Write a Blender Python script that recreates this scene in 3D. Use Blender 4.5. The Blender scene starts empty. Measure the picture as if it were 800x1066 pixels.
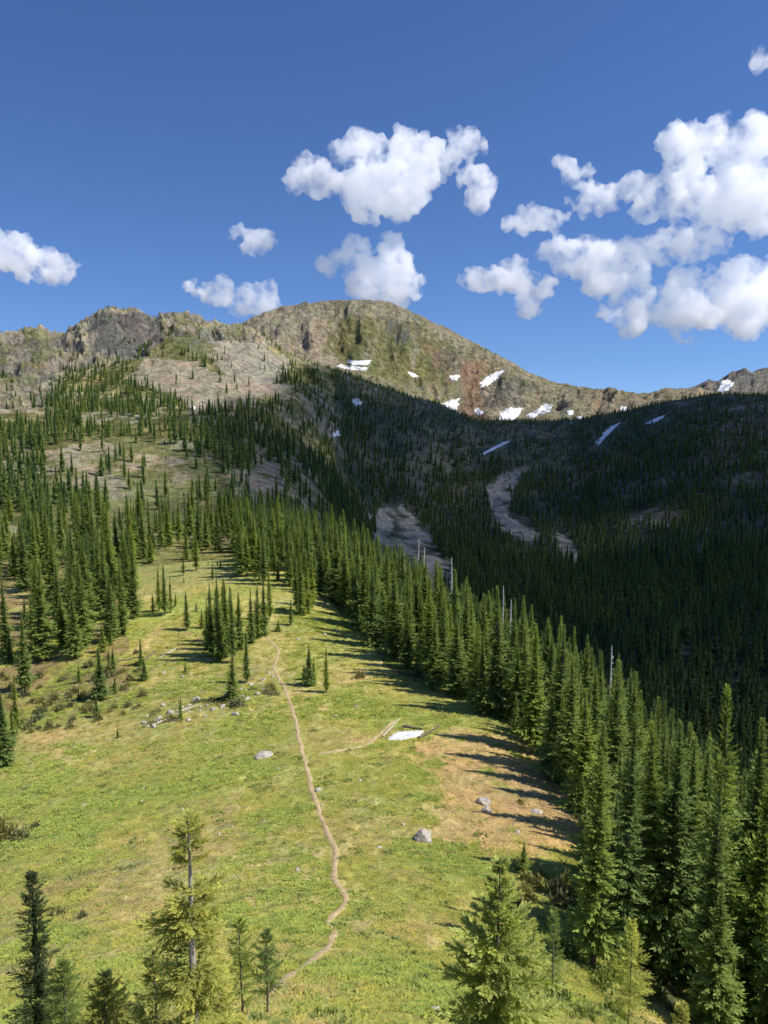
import bpy, bmesh, math, random
import numpy as np
from mathutils import Vector, Matrix, noise as mnoise

S = bpy.context.scene
COL = S.collection
rng = np.random.default_rng(11)
R = math.radians

# ------------------------------------------------------------------ camera
F = 790.0                      # focal length in units of an 800 x 1066 frame
P = R(-7.0)
cam = bpy.data.cameras.new('camera')
camo = bpy.data.objects.new('camera', cam)
COL.objects.link(camo)
S.camera = camo
cam.sensor_fit = 'VERTICAL'
cam.angle = 2 * math.atan(533 / F)
cam.clip_start = 0.1
cam.clip_end = 60000
camo.rotation_euler = (math.pi / 2 + P, 0, 0)
CP, SP = math.cos(P), math.sin(P)


def ray(px, py):
    cx = (np.asarray(px, float) - 400) / F
    cy = (533 - np.asarray(py, float)) / F
    return cx, CP - cy * SP, SP + cy * CP


def project(x, y, z):
    fwd = np.maximum(y * CP + z * SP, 1e-3)
    up = -y * SP + z * CP
    return 400 + F * x / fwd, 533 - F * up / fwd


# ------------------------------------------------------------------ noise
_perm = np.random.default_rng(5).permutation(512).astype(np.int64)
_perm = np.concatenate([_perm, _perm])
_gang = np.random.default_rng(6).random(512) * 2 * np.pi
_gx, _gy = np.cos(_gang), np.sin(_gang)


def perlin(x, y):
    x = np.asarray(x, float)
    y = np.asarray(y, float)
    xi = np.floor(x).astype(np.int64)
    yi = np.floor(y).astype(np.int64)
    xf, yf = x - xi, y - yi
    u = xf * xf * xf * (xf * (xf * 6 - 15) + 10)
    v = yf * yf * yf * (yf * (yf * 6 - 15) + 10)

    def g(ix, iy, fx, fy):
        h = _perm[(_perm[ix & 511] + iy) & 511]
        return _gx[h] * fx + _gy[h] * fy
    a = g(xi, yi, xf, yf)
    b = g(xi + 1, yi, xf - 1, yf)
    c = g(xi, yi + 1, xf, yf - 1)
    d = g(xi + 1, yi + 1, xf - 1, yf - 1)
    return ((a + u * (b - a)) * (1 - v) + (c + u * (d - c)) * v) * 1.5


def fbm(x, y, o=4, gain=0.5):
    s, a = 0, 1.0
    for i in range(o):
        s = s + a * perlin(x + 17.3 * i, y - 9.1 * i)
        x, y, a = x * 2.03, y * 2.03, a * gain
    return s


def ridged(x, y, o=4):
    s, a = 0, 1.0
    for i in range(o):
        n = 1 - np.abs(perlin(x + 31.7 * i, y + 11.9 * i)) * 1.6
        s = s + a * n * n
        x, y, a = x * 2.1, y * 2.1, a * 0.5
    return s - 1.0


def sstep(a, b, x):
    t = np.clip((x - a) / (b - a), 0, 1)
    return t * t * (3 - 2 * t)


def inpoly(px, py, poly):
    res = np.zeros(np.shape(px), bool)
    n = len(poly)
    for i in range(n):
        x0, y0 = poly[i]
        x1, y1 = poly[(i + 1) % n]
        if y0 == y1:
            continue
        c = ((y0 > py) != (y1 > py)) & (px < (x1 - x0) * (py - y0) / (y1 - y0) + x0)
        res ^= c
    return res


def pchip(x, y, xq):
    """monotone cubic; x (n,), y (n, m) -> (len(xq), m)"""
    x = np.asarray(x, float)
    y = np.asarray(y, float)
    h = np.diff(x)[:, None]
    d = np.diff(y, axis=0) / h
    m = np.zeros_like(y)
    w1 = 2 * h[1:] + h[:-1]
    w2 = h[1:] + 2 * h[:-1]
    with np.errstate(divide='ignore', invalid='ignore'):
        mm = (w1 + w2) / (w1 / d[:-1] + w2 / d[1:])
    m[1:-1] = np.where(d[:-1] * d[1:] > 0, mm, 0)
    m[0], m[-1] = d[0], d[-1]
    i = np.clip(np.searchsorted(x, xq) - 1, 0, len(x) - 2)
    t = ((xq - x[i]) / (x[i + 1] - x[i]))[:, None]
    hh = (x[i + 1] - x[i])[:, None]
    return ((2 * t**3 - 3 * t**2 + 1) * y[i] + (t**3 - 2 * t**2 + t) * hh * m[i]
            + (-2 * t**3 + 3 * t**2) * y[i + 1] + (t**3 - t**2) * hh * m[i + 1])


# ------------------------------------------------------------------ terrain
PXC = np.arange(-320, 1121, 10.0)
BASE = [-320, 0, 100, 200, 300, 400, 500, 600, 700, 800, 1120]


def line_z(vals, xs=BASE):
    return pchip(np.array(xs, float), np.array(vals, float)[:, None], PXC)[:, 0]


def line_py(r, vals, xs=BASE):
    py = line_z(vals, xs)
    dx, dy, dz = ray(PXC, py)
    return r * dz / np.hypot(dx, dy)


RIDGE1 = [(-320, 352), (-60, 352), (0, 346), (25, 342), (50, 340), (62, 345), (78, 343), (100, 331), (125, 320.5), (150, 321), (165, 326), (190, 323),
          (215, 331), (240, 336), (262, 338), (280, 352), (300, 368), (350, 386), (400, 402), (450, 420), (500, 437),
          (550, 439), (600, 437), (650, 428), (700, 418), (750, 413), (800, 411), (1120, 400)]
RIDGE2 = [(-320, 380), (0, 372), (200, 352), (240, 344), (262, 335), (285, 325), (300, 320), (320, 317), (340, 315.5), (360, 314), (380, 313), (395, 315),
          (410, 318), (425, 325), (440, 331), (480, 351), (520, 372), (545, 386), (560, 393), (580, 399), (600, 403), (640, 408), (660, 410),
          (700, 406), (720, 407), (800, 414), (1120, 412)]
RIDGE3 = [(-320, 445), (500, 440), (620, 425), (680, 418), (700, 412), (715, 406), (730, 399), (745, 396), (755, 392), (770, 387),
          (785, 385), (800, 381), (850, 370), (900, 378), (1120, 388)]
RR2 = 2050.0
RR3 = 3500.0
r1 = line_py(950, [b for a, b in RIDGE1], [a for a, b in RIDGE1])
r2 = line_py(RR2, [b for a, b in RIDGE2], [a for a, b in RIDGE2])
r3 = line_py(RR3, [b for a, b in RIDGE3], [a for a, b in RIDGE3])
FEAT = [
    (0.4, line_z([-1.7] * 11)),
    (3, line_z([-3.0] * 11)),
    (10, line_z([-9.4, -9.4, -9.4, -9.4, -9.5, -9.6, -9.7, -9.8, -10, -10.2, -10.5])),
    (25, line_z([-20, -20, -20, -20.2, -20.3, -20.5, -20.7, -21, -21.5, -22, -23])),
    (40, line_z([-28, -28, -28.3, -28.4, -28.5, -29, -29.5, -30, -31.5, -33, -36])),
    (51, line_z([-33, -32.3, -32.1, -32, -32, -32, -32.3, -33, -35, -38, -42])),
    (65, line_z([-37, -35.7, -35.2, -34.8, -34.5, -34.3, -34.5, -35, -39.5, -44, -49])),
    (80, line_z([-40, -38.4, -37.4, -36.6, -36, -36, -36.2, -38, -44.5, -50, -56])),
    (100, line_z([-42, -40.8, -39.5, -38.2, -37.5, -37.5, -37.8, -43, -51, -58, -66])),
    (120, line_z([-43, -41.8, -40.2, -38.7, -38, -38.2, -41, -50, -59, -67, -76])),
    (145, line_z([-43, -41.5, -39.6, -38, -37.3, -39.5, -48, -62, -71, -79, -88])),
    (175, line_z([-42, -40.8, -38.8, -36.5, -35.5, -42.5, -60, -80, -88, -94, -102])),
    (230, line_z([-40, -39.5, -37.5, -36, -37.5, -56, -86, -104, -108, -112, -120])),
    (300, line_z([-34, -37, -36.5, -37, -45, -80, -113, -124, -126, -127, -130])),
    (340, np.where(PXC < 350, line_py(340, [520, 520, 522, 517, 537, 617, 640, 640, 640, 640, 640]),
                   line_z([-40, -40, -40, -40, -45, -92, -118, -124, -122, -124, -128]))),
    (430, line_py(430, [485, 480, 478, 472, 496, 603, 636, 650, 648, 645, 645])),
    (560, line_py(560, [440, 438, 436, 432, 452, 556, 575, 588, 575, 570, 565])),
    (760, line_py(760, [405, 403, 398, 388, 400, 468, 500, 510, 486, 478, 470])),
    (950, r1),
    (1130, r1 - np.where(PXC < 262, 35, 30)),
    (1500, np.minimum(line_py(1500, [400, 392, 385, 375, 374, 396, 431, 429, 411, 412, 412]), r1 * 1.5 + 40)),
    (RR2, r2),
    (2600, r2 - 110),
    (RR3, r3),
    (4300, r3 - 260),
    (9000, line_z([-380] * 11)),
    (30000, line_z([-900] * 11)),
]
FEAT[14] = (340, line_z([-26, -36.5, -36, -35, -44, -92, -118, -124, -122, -124, -128]))

ROWS = np.concatenate([
    np.geomspace(0.4, 18, 24)[:-1], np.geomspace(18, 200, 400)[:-1], np.geomspace(200, 1060, 440)[:-1],
    np.linspace(1060, 2150, 270)[:-1], np.geomspace(2150, 3400, 30)[:-1], np.linspace(3400, 3560, 26)[:-1], np.geomspace(3560, 30000, 24)])
AZ_F = np.arange(-34, 34.01, 0.064)
AZ_D = np.concatenate([np.arange(-180, -34, 2.0), AZ_F, np.arange(34 + 2.0, 180.01, 2.0)])
AZ_D[-1] = 180.0
AZ = np.radians(AZ_D)
prof = pchip(np.log([f[0] for f in FEAT]), np.array([f[1] for f in FEAT]), np.log(ROWS))   # rows x PXC
azc = np.degrees(np.arctan2((PXC - 400) / F, CP - 0.05 * SP))
H = np.empty((len(ROWS), len(AZ)))
amin, amax = azc[0], azc[-1]
for i in range(len(ROWS)):
    row = np.interp(AZ_D, azc, prof[i])
    # behind the camera the two sides are blended together
    w = np.where(AZ_D > amax, (AZ_D - amax) / 2, np.where(AZ_D < amin, 0, 0))
    back = np.abs(AZ_D) > amax
    t = np.clip((np.abs(AZ_D) - amax) / (180 - amax), 0, 1) * 0.5
    own = np.where(AZ_D > 0, prof[i, -1], prof[i, 0])
    oth = np.where(AZ_D > 0, prof[i, 0], prof[i, -1])
    H[i] = np.where(back, own * (1 - t) + oth * t, row)
RG, AG = np.meshgrid(ROWS, AZ, indexing='ij')
X = RG * np.sin(AG)
Y = RG * np.cos(AG)
# relief: smooth mounds close by, crags and gullies further off
amp = np.interp(RG, [0, 15, 60, 180, 300, 600, 950, 1100, 1500, 1900, 2050, 2300, 3500, 9000], [0, .1, .3, .5, 1.6, 3.6, 3.6, 5, 5, 4, 3, 12, 14, 30])
PX0, PY0 = project(X, Y, H)
relief = fbm(X / 38, Y / 38, 4) * np.where(RG < 250, 1, 0) * amp
relief += np.where(RG >= 250, fbm(X / 70, Y / 70, 5, 0.55), 0) * amp * 0.9
crag = inpoly(PX0, PY0, [(92, 328), (120, 322), (165, 322), (170, 350), (150, 368), (100, 366)]) & (RG < 1100)
relief += np.where(RG > 600, ridged(X / 55, Y / 55, 5), 0) * amp * np.where(crag, 1.6, 0.35)
rocky = np.where((RG > 560) & (RG < 1060), np.clip(sum(inpoly(PX0 + 6 * fbm(X / 22, Y / 22, 3) + ox, PY0 + 4 * fbm(X / 22 + 9, Y / 22, 3) + ox * .4,
                [(-60, 425), (-60, 335), (100, 322), (190, 318), (262, 334), (262, 352), (215, 352), (170, 350), (150, 368), (120, 376), (60, 388), (40, 425)]) for ox in (-8, 0, 8)) / 3, 0, 1), 0)
cragn = ridged(X / 34 + .5 * fbm(X / 60, Y / 60, 3), Y / 34, 5)
relief += rocky * (cragn * 9.5 - 4)
gul = np.interp(RG, [1400, 1600, 1900, 2050], [0, 1, 1, 0.25])
relief += gul * ridged(np.degrees(AG) / .62 + fbm(X / 120, Y / 120, 3) * 0.5, RG / 600, 3) * 2.4
relief += gul * ridged(np.degrees(AG) / 1.5 + fbm(X / 200, Y / 200, 3) * 0.6, RG / 700, 4) * 6.0
relief += np.interp(RG, [1300, 1550, 1800, 2000], [0, 1, .8, 0]) * fbm(np.degrees(AG) / 2.6 + 4, RG / 420, 3) * 22
relief += np.where(RG > 3000, ridged(X / 160, Y / 160, 5) * 14, 0)
relief += np.where(RG < 190, fbm(X / 1.5, Y / 1.5, 3) * 0.10, 0) * np.clip(RG / 20, 0, 1)
H = H + relief
PXG, PYG = project(X, Y, H)
FRONT = (Y * CP + H * SP) > 0.3


def z_at(az, r):
    az = np.asarray(az, float)
    r = np.asarray(r, float)
    fi = np.interp(r, ROWS, np.arange(len(ROWS)))
    fj = np.interp(az, AZ, np.arange(len(AZ)))
    i = np.clip(fi.astype(int), 0, len(ROWS) - 2)
    j = np.clip(fj.astype(int), 0, len(AZ) - 2)
    u, v = fi - i, fj - j
    return (H[i, j] * (1 - u) * (1 - v) + H[i + 1, j] * u * (1 - v) + H[i, j + 1] * (1 - u) * v + H[i + 1, j + 1] * u * v)


def ground(x, y):
    return z_at(np.arctan2(x, y), np.hypot(x, y))


def hit(px, py, rmin=8.0):
    """where the line of sight through a photo point meets the ground"""
    dx, dy, dz = ray(px, py)
    az = math.atan2(dx, dy)
    t = dz / math.hypot(dx, dy)
    rr = ROWS[(ROWS > rmin) & (ROWS < 5000)]
    zz = z_at(np.full(len(rr), az), rr)
    k = np.nonzero(zz >= rr * t)[0]
    if len(k) == 0:
        return None
    k = k[0]
    if k > 0:
        a, b = zz[k - 1] - rr[k - 1] * t, zz[k] - rr[k] * t
        r = rr[k - 1] + (rr[k] - rr[k - 1]) * (-a) / (b - a)
    else:
        r = rr[0]
    return Vector((r * math.sin(az), r * math.cos(az), float(z_at(az, r))))


# what the ground is covered with: base colours per vertex, edges broken up with noise
def rgb(h):
    c = [int(h[i:i + 2], 16) / 255 for i in (0, 2, 4)]
    return np.array([((v + .055) / 1.055)**2.4 if v > .04045 else v / 12.92 for v in c])


nA = fbm(X / 9, Y / 9, 4)
nB = fbm(X / 3.1 + 50, Y / 3.1, 4)
nC = fbm(X / 26 - 30, Y / 26 + 8, 4)
nD = fbm(X / 110 + 3, Y / 110 + 80, 5, .6)
nF = fbm(X / 22 + 9, Y / 22 - 40, 4, .65)
jit = np.where(RG < 220, 9.0, 5.0)
JX = PXG + jit * 1.6 * np.where(RG < 220, nA, nF)
JY = PYG + jit * 0.7 * np.where(RG < 220, fbm(X / 9 + 70, Y / 9, 4), fbm(X / 22 + 70, Y / 22, 4))
CLR = np.zeros(H.shape + (3,))
c_green = np.array([.47, .45, .125])
c_lush = np.array([.35, .42, .10])
c_dry = np.array([.58, .50, .22])
c_dirt = np.array([.57, .405, .18])
c_soil = np.array([.44, .31, .175])
c_brush = np.array([.150, .145, .065])
c_talus = np.array([.56, .515, .43])
c_scree = np.array([.46, .395, .30])
c_red = np.array([.33, .225, .155])
c_rock = np.array([.385, .345, .255])
c_crag = np.array([.19, .185, .18])
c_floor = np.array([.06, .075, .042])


def mix(c, m):
    global CLR
    m = np.clip(m, 0, 1)[..., None]
    CLR = CLR * (1 - m) + np.asarray(c) * m


def zone(poly, rlo=0, rhi=1e9):
    if rhi <= 200:              # close by: soft, frayed edges
        m = 0
        for k, (ox, oy) in enumerate([(0, 0), (12, 3), (-12, -3), (5, -8), (-5, 8), (20, -5), (-20, 5), (0, 12), (0, -12)]):
            m = m + inpoly(JX + ox, JY + oy * .7, poly)
        m = np.clip(m / 9 + .35 * nB * ((m > 0) & (m < 9)), 0, 1)
        return m * ((RG > rlo) & (RG < rhi) & FRONT)
    return (inpoly(JX, JY, poly) & (RG > rlo) & (RG < rhi) & FRONT).astype(float)


CLR[:] = c_green
mix(c_lush, sstep(-.1, .5, nC) * .8)
mix(c_dry, sstep(.0, .55, -nC + .5 * nB) * .75)
mix(c_soil, sstep(.35, .8, nB + .4 * nC) * .35)
near = RG < 200
# meadow
mix(c_dry, zone([(0, 700), (130, 700), (300, 640), (300, 700), (200, 760), (60, 800), (0, 830)], 0, 200) * .45)
mix(c_brush, zone([(-50, 690), (120, 690), (140, 735), (60, 760), (0, 800), (-50, 800)], 0, 200) * sstep(-.3, .3, nB) * .8)
mix(c_dry, zone([(0, 770), (90, 740), (190, 770), (60, 810), (0, 830)], 0, 200) * .4)
mix(c_brush * 1.3, zone([(60, 905), (150, 890), (250, 840), (330, 800), (300, 850), (180, 920), (90, 970), (40, 1000)], 0, 200) * sstep(-.2, .5, nB + .3 * nA) * .55)
mix(c_brush * 1.2, zone([(140, 735), (230, 700), (290, 690), (285, 720), (200, 745), (150, 760)], 0, 200) * sstep(-.2, .3, nB) * .7)
mix(c_lush, zone([(170, 740), (300, 750), (470, 790), (420, 830), (330, 800), (200, 820), (20, 900), (20, 860)], 0, 200) * .4)
mix(c_lush, zone([(290, 620), (370, 650), (385, 700), (310, 700)], 0, 200) * .6)
mix(c_dirt, zone([(410, 775), (460, 758), (560, 765), (640, 850), (640, 885), (560, 890), (440, 880), (470, 830), (460, 800)], 0, 120) * sstep(-.75, .1, nB + .3))
mix(c_dirt * .92, zone([(470, 800), (520, 775), (600, 820), (610, 870), (500, 872), (470, 850)], 0, 120) * sstep(-.6, .15, nB + .4 * nA + .2) * .85)
mix(c_soil, zone([(500, 800), (560, 790), (640, 850), (620, 870), (530, 850)], 0, 120) * sstep(-.3, .4, nB) * .6)
mix(c_dirt, zone([(320, 778), (330, 770), (400, 768), (405, 776), (360, 782)], 0, 130) * .8)
mix(c_dirt, zone([(345, 880), (380, 868), (440, 868), (450, 882), (400, 890)], 0, 100) * sstep(-.5, .2, nB) * .75)
mix(c_dirt, zone([(160, 660), (185, 650), (215, 660), (250, 690), (220, 700), (180, 690)], 0, 200) * sstep(-.2, .3, nB) * .8)
mix(c_dirt, zone([(345, 700), (400, 690), (400, 720), (350, 715)], 0, 200) * sstep(-.1, .4, nB) * .7)
mix(c_dirt * .95, zone([(30, 770), (70, 750), (120, 752), (60, 785), (20, 810)], 0, 140) * .55)
mix(c_dry * 1.02, zone([(330, 820), (440, 830), (470, 880), (440, 900), (340, 890)], 0, 120) * .5)
mix(c_dirt, zone([(255, 905), (300, 900), (300, 906), (255, 910)], 0, 100) * .5)
mix(c_brush, zone([(-20, 862), (40, 850), (45, 872), (0, 882)], 0, 100) * .6)
mix(c_soil, zone([(300, 1000), (400, 950), (430, 980), (420, 1066), (330, 1066)], 0, 60) * sstep(0, .5, nB) * .5)
# woods' floor
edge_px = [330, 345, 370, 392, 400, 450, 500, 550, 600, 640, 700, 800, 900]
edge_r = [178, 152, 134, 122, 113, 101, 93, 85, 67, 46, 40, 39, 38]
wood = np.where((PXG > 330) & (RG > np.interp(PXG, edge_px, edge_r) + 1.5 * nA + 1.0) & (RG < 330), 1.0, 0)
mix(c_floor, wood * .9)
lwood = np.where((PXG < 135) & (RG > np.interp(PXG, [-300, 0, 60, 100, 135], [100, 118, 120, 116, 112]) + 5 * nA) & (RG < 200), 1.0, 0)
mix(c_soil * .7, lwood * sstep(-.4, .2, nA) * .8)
# hillside and valley side
far = (RG >= 200).astype(float) * (wood < .5)
hs = sstep(195, 215, RG) * (wood < .5)
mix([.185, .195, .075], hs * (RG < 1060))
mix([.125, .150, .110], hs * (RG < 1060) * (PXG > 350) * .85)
mix(c_dry * .8, hs * (PXG < 350) * (RG < 1060) * sstep(-.1, .5, nF) * .7)
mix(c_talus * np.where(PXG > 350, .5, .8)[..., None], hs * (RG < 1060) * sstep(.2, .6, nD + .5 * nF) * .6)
mix([.30, .31, .13], zone([(30, 560), (60, 470), (140, 455), (225, 480), (225, 540), (200, 600), (120, 600)], 190, 700) * .8)
mix(c_scree, zone([(40, 470), (110, 460), (200, 480), (205, 500), (120, 520), (40, 500)], 190, 700) * sstep(-.2, .25, nF) * .8)
mix([.36, .36, .13], zone([(130, 560), (240, 560), (240, 615), (140, 620)], 170, 330) * .8)
mix(c_scree * 1.02, zone([(130, 395), (160, 370), (200, 378), (250, 395), (310, 402), (250, 425), (205, 428), (170, 410)], 500, 1000) * .92)
mix(c_talus * .8, zone([(205, 345), (240, 345), (280, 360), (305, 380), (280, 402), (240, 392), (215, 372)], 500, 1000) * .85)
mix(c_rock * 1.25, zone([(-20, 430), (-20, 340), (100, 325), (190, 318), (275, 335), (285, 360), (215, 350), (170, 345), (120, 380), (60, 395), (50, 430)], 450, 1100) * sstep(-.6, .1, nF + .35) * .9)
mix([.17, .19, .075], zone([(-20, 345), (48, 340), (48, 380), (15, 400), (-20, 400)], 450, 1100) * sstep(-.15, .25, nF) * .8)
mix([.17, .19, .075], zone([(150, 335), (200, 335), (225, 350), (230, 380), (160, 375)], 450, 1100) * sstep(-.3, .1, nF) * .8)
mix(c_crag * .8, rocky * sstep(.3, -.2, cragn + .5 * nF) * .8)  # hollows of the crag relief darkened: their shade put into the colour
mix([.21, .22, .10], rocky * sstep(.05, .45, nF) * .7)
mix(c_talus * .95, rocky * sstep(.1, .5, -nF) * .5)
mix(c_rock * 1.45, rocky * sstep(.35, .9, cragn) * .7)  # crests of the same relief painted paler, as if catching light
mix(c_crag, np.where(crag, .9, 0) * sstep(-.5, .0, nF + .2))
mix(c_talus * .62, zone([(262, 488), (285, 478), (298, 500), (292, 525), (265, 530), (255, 510)], 250, 700) * sstep(-.5, .0, nF + .2))
mix(c_talus * .9, zone([(392, 530), (420, 522), (450, 560), (470, 590), (480, 620), (430, 620), (390, 575)], 250, 800) * sstep(-.45, .15, nF + .15))
mix(c_talus * .9, zone([(508, 505), (535, 490), (550, 488), (533, 510), (530, 535), (552, 548), (566, 560), (540, 562), (515, 545)], 400, 1000) * sstep(-.5, .05, nF + .25) * .9)
mix(c_talus * .9, zone([(577, 552), (590, 560), (608, 582), (596, 592), (580, 572)], 400, 1000) * sstep(-.5, .05, nF + .25) * .9)
mix(c_talus * .75, zone([(655, 535), (690, 528), (712, 536), (700, 548), (660, 548)], 400, 1000) * sstep(-.2, .4, nF) * .6)
mix([.25, .26, .15], zone([(400, 440), (470, 440), (600, 455), (600, 490), (560, 500), (520, 480), (420, 500), (370, 480)], 500, 1000) * sstep(-.4, .2, nF) * .7)
mix(c_talus * .7, zone([(290, 410), (330, 400), (360, 430), (350, 460), (300, 440)], 500, 1000) * sstep(-.3, .2, nF) * .7)
# the peak: colours run down the fall lines
mt = sstep(1060, 1080, RG) * (RG < 2700)
AD = np.degrees(AG)
nG = fbm(AD * 1.1 + .6 * fbm(X / 160, Y / 160, 3), RG / 260, 5, .6)
nH = fbm(AD * 3.1 + 7 + .5 * nG, RG / 300 + 3, 4, .6)
gm = ridged(AD / 1.5 + fbm(X / 200, Y / 200, 3) * 0.6, RG / 700, 4)
gm2 = ridged(AD / .62 + fbm(X / 120, Y / 120, 3) * 0.5, RG / 600, 3)
mix(c_rock * .95, mt)
mix(c_rock * .60, mt * sstep(-.05, .45, nG) * .75)
mix(c_scree * 1.05, mt * sstep(.0, .5, -nH + .3 * nG) * .6)
ribs = np.exp(-((PXG - 385) / 55)**2) * sstep(395, 360, PYG)
mix(c_rock * .5, mt * sstep(.15, .8, gm) * (.25 + .5 * ribs))
mix([.30, .30, .16], mt * sstep(-.2, .4, nF + .4 * nG) * .5)
mix(c_scree * 1.1, mt * sstep(.3, .9, gm2) * .5 * (.15 + ribs))
grn = np.array([.20, .205, .080])
mix(grn, zone([(330, 340), (365, 328), (395, 332), (440, 338), (475, 365), (470, 395), (420, 400), (360, 380), (340, 365)], 1060, 2200) * sstep(-.25, .35, -gm2 * .5 + nG + .25) * .85)
mix(grn, zone([(470, 395), (470, 365), (520, 375), (570, 398), (720, 410), (720, 425), (600, 440), (540, 440)], 1060, 2200) * sstep(-.1, .4, nF) * .8)
mix(grn * 1.25, zone([(380, 375), (470, 390), (500, 410), (480, 440), (400, 400), (360, 385)], 1060, 2200) * sstep(-.3, .3, nF) * .8)
mix(c_red, zone([(478, 382), (490, 375), (505, 378), (500, 410), (508, 440), (478, 440), (480, 400)], 1060, 2200) * .95)
mix(c_red * 1.1, zone([(440, 358), (478, 366), (480, 400), (455, 400)], 1060, 2200) * sstep(-.2, .3, nG) * .6)
mix(c_red * 1.35, zone([(545, 425), (560, 398), (600, 403), (640, 410), (640, 425), (600, 440)], 1060, 2200) * sstep(-.1, .4, nH) * .5)
mix(c_scree * .92, zone([(500, 440), (560, 400), (640, 412), (720, 412), (700, 425), (600, 442)], 1060, 2200) * sstep(.0, .5, nF) * .7)
mix(c_scree * 1.05, zone([(262, 335), (300, 322), (340, 320), (345, 350), (330, 380), (290, 365)], 1060, 2200) * sstep(-.35, .25, nG) * .75)
mix(c_crag, zone([(400, 330), (425, 325), (440, 345), (420, 360), (405, 350)], 1060, 2200) * sstep(-.2, .2, nH) * .8)
mix(c_crag * .7, zone([(500, 398), (545, 392), (550, 420), (505, 425)], 1060, 2200) * sstep(-.3, .1, nF) * .8)
mix(c_crag * .7, zone([(452, 365), (478, 360), (482, 385), (462, 388)], 1060, 2200) * sstep(-.3, .1, nF) * .7)
dm = (RG >= 2700).astype(float)
mix(c_crag * 1.15, dm)
mix(c_rock * .9, dm * sstep(-.1, .4, nF) * .6)
# ground colours, a little uneven everywhere
CLR *= (1 + .10 * np.clip(nB, -1, 1) + .12 * np.clip(nF, -1, 1))[..., None]


# ------------------------------------------------------------------ node helpers
def new_mat(name):
    m = bpy.data.materials.new(name)
    m.use_nodes = True
    nt = m.node_tree
    nt.nodes.clear()
    out = nt.nodes.new('ShaderNodeOutputMaterial')
    return m, nt, out


def nd(nt, t, **kw):
    n = nt.nodes.new(t)
    for k, v in kw.items():
        if k.startswith('i_'):
            key = k[2:]
            n.inputs[int(key) if key.isdigit() else key.replace('_', ' ')].default_value = v
        else:
            setattr(n, k, v)
    return n


def math_n(nt, op, a, b=None, clamp=False):
    n = nt.nodes.new('ShaderNodeMath')
    n.operation = op
    n.use_clamp = clamp
    for i, v in enumerate((a, b)):
        if v is None:
            continue
        if isinstance(v, (int, float)):
            n.inputs[i].default_value = v
        else:
            nt.links.new(v, n.inputs[i])
    return n.outputs[0]


def ramp(nt, fac, stops):
    n = nt.nodes.new('ShaderNodeValToRGB')
    cr = n.color_ramp
    while len(cr.elements) < len(stops):
        cr.elements.new(0.5)
    for e, (p, c) in zip(cr.elements, stops):
        e.position = p
        e.color = (*c, 1) if len(c) == 3 else c
    nt.links.new(fac, n.inputs[0])
    return n.outputs[0]


def mixrgb(nt, mode, fac, a, b):
    n = nt.nodes.new('ShaderNodeMix')
    n.data_type = 'RGBA'
    n.blend_type = mode
    for sock, v in ((n.inputs['Factor'], fac), (n.inputs[6], a), (n.inputs[7], b)):
        if isinstance(v, (int, float)):
            sock.default_value = v
        elif isinstance(v, tuple):
            sock.default_value = (*v, 1)
        else:
            nt.links.new(v, sock)
    return n.outputs[2]


def ground_mat(name, scale, bump, lo=.62, hi=1.38, bump_d=.3, detail=8, rock=False):
    m, nt, out = new_mat(name)
    b = nd(nt, 'ShaderNodeBsdfPrincipled', i_Roughness=.95)
    b.inputs['Specular IOR Level'].default_value = .1
    at = nd(nt, 'ShaderNodeVertexColor', layer_name='cover')
    ge = nd(nt, 'ShaderNodeNewGeometry')
    n1 = nd(nt, 'ShaderNodeTexNoise', i_Scale=scale, i_Detail=float(detail), i_Roughness=.68)
    n2 = nd(nt, 'ShaderNodeTexNoise', i_Scale=scale * 3.7, i_Detail=4.0, i_Roughness=.7)
    n3 = nd(nt, 'ShaderNodeTexNoise', i_Scale=scale * .17, i_Detail=3.0, i_Roughness=.6)
    for n in (n1, n2, n3):
        nt.links.new(ge.outputs['Position'], n.inputs['Vector'])
    r1_ = ramp(nt, n1.outputs[0], [(.3, (lo, lo, lo)), (.5, (1, 1, 1)), (.72, (hi, hi, hi))])
    r2_ = ramp(nt, n2.outputs[0], [(.3, (.72, .75, .70)), (.7, (1.25, 1.22, 1.2))])
    r3_ = ramp(nt, n3.outputs[0], [(.35, (.88, .95, .9)), (.65, (1.14, 1.03, .98))])
    c = mixrgb(nt, 'MULTIPLY', 1.0, at.outputs[0], r1_)
    c = mixrgb(nt, 'MULTIPLY', 1.0, c, r2_)
    c = mixrgb(nt, 'MULTIPLY', 1.0, c, r3_)
    if rock:
        vo = nd(nt, 'ShaderNodeTexVoronoi', i_Scale=scale * 2.2)
        nt.links.new(ge.outputs['Position'], vo.inputs['Vector'])
        r4_ = ramp(nt, vo.outputs['Color'], [(.1, (.75, .75, .75)), (.9, (1.25, 1.25, 1.25))])
        c = mixrgb(nt, 'MULTIPLY', .7, c, r4_)
    nt.links.new(c, b.inputs['Base Color'])
    h = math_n(nt, 'ADD', n1.outputs[0], math_n(nt, 'MULTIPLY', n2.outputs[0], .5))
    bp = nd(nt, 'ShaderNodeBump', i_Strength=bump, i_Distance=bump_d)
    nt.links.new(h, bp.inputs['Height'])
    nt.links.new(bp.outputs[0], b.inputs['Normal'])
    nt.links.new(b.outputs[0], out.inputs['Surface'])
    return m


M_meadow = ground_mat('meadow_turf', .9, .9, .55, 1.4, .5)
M_hill = ground_mat('hillside_cover', .16, 1.0, .42, 1.5, 5.0, 12, True)
M_mount = ground_mat('mountain_rock', .06, 1.0, .38, 1.6, 16.0, 12, True)


def link(o):
    COL.objects.link(o)
    return o


def tag(o, label, cat, group=None):
    o['label'] = label
    o['category'] = cat
    if group:
        o['group'] = group
    return o


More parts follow.
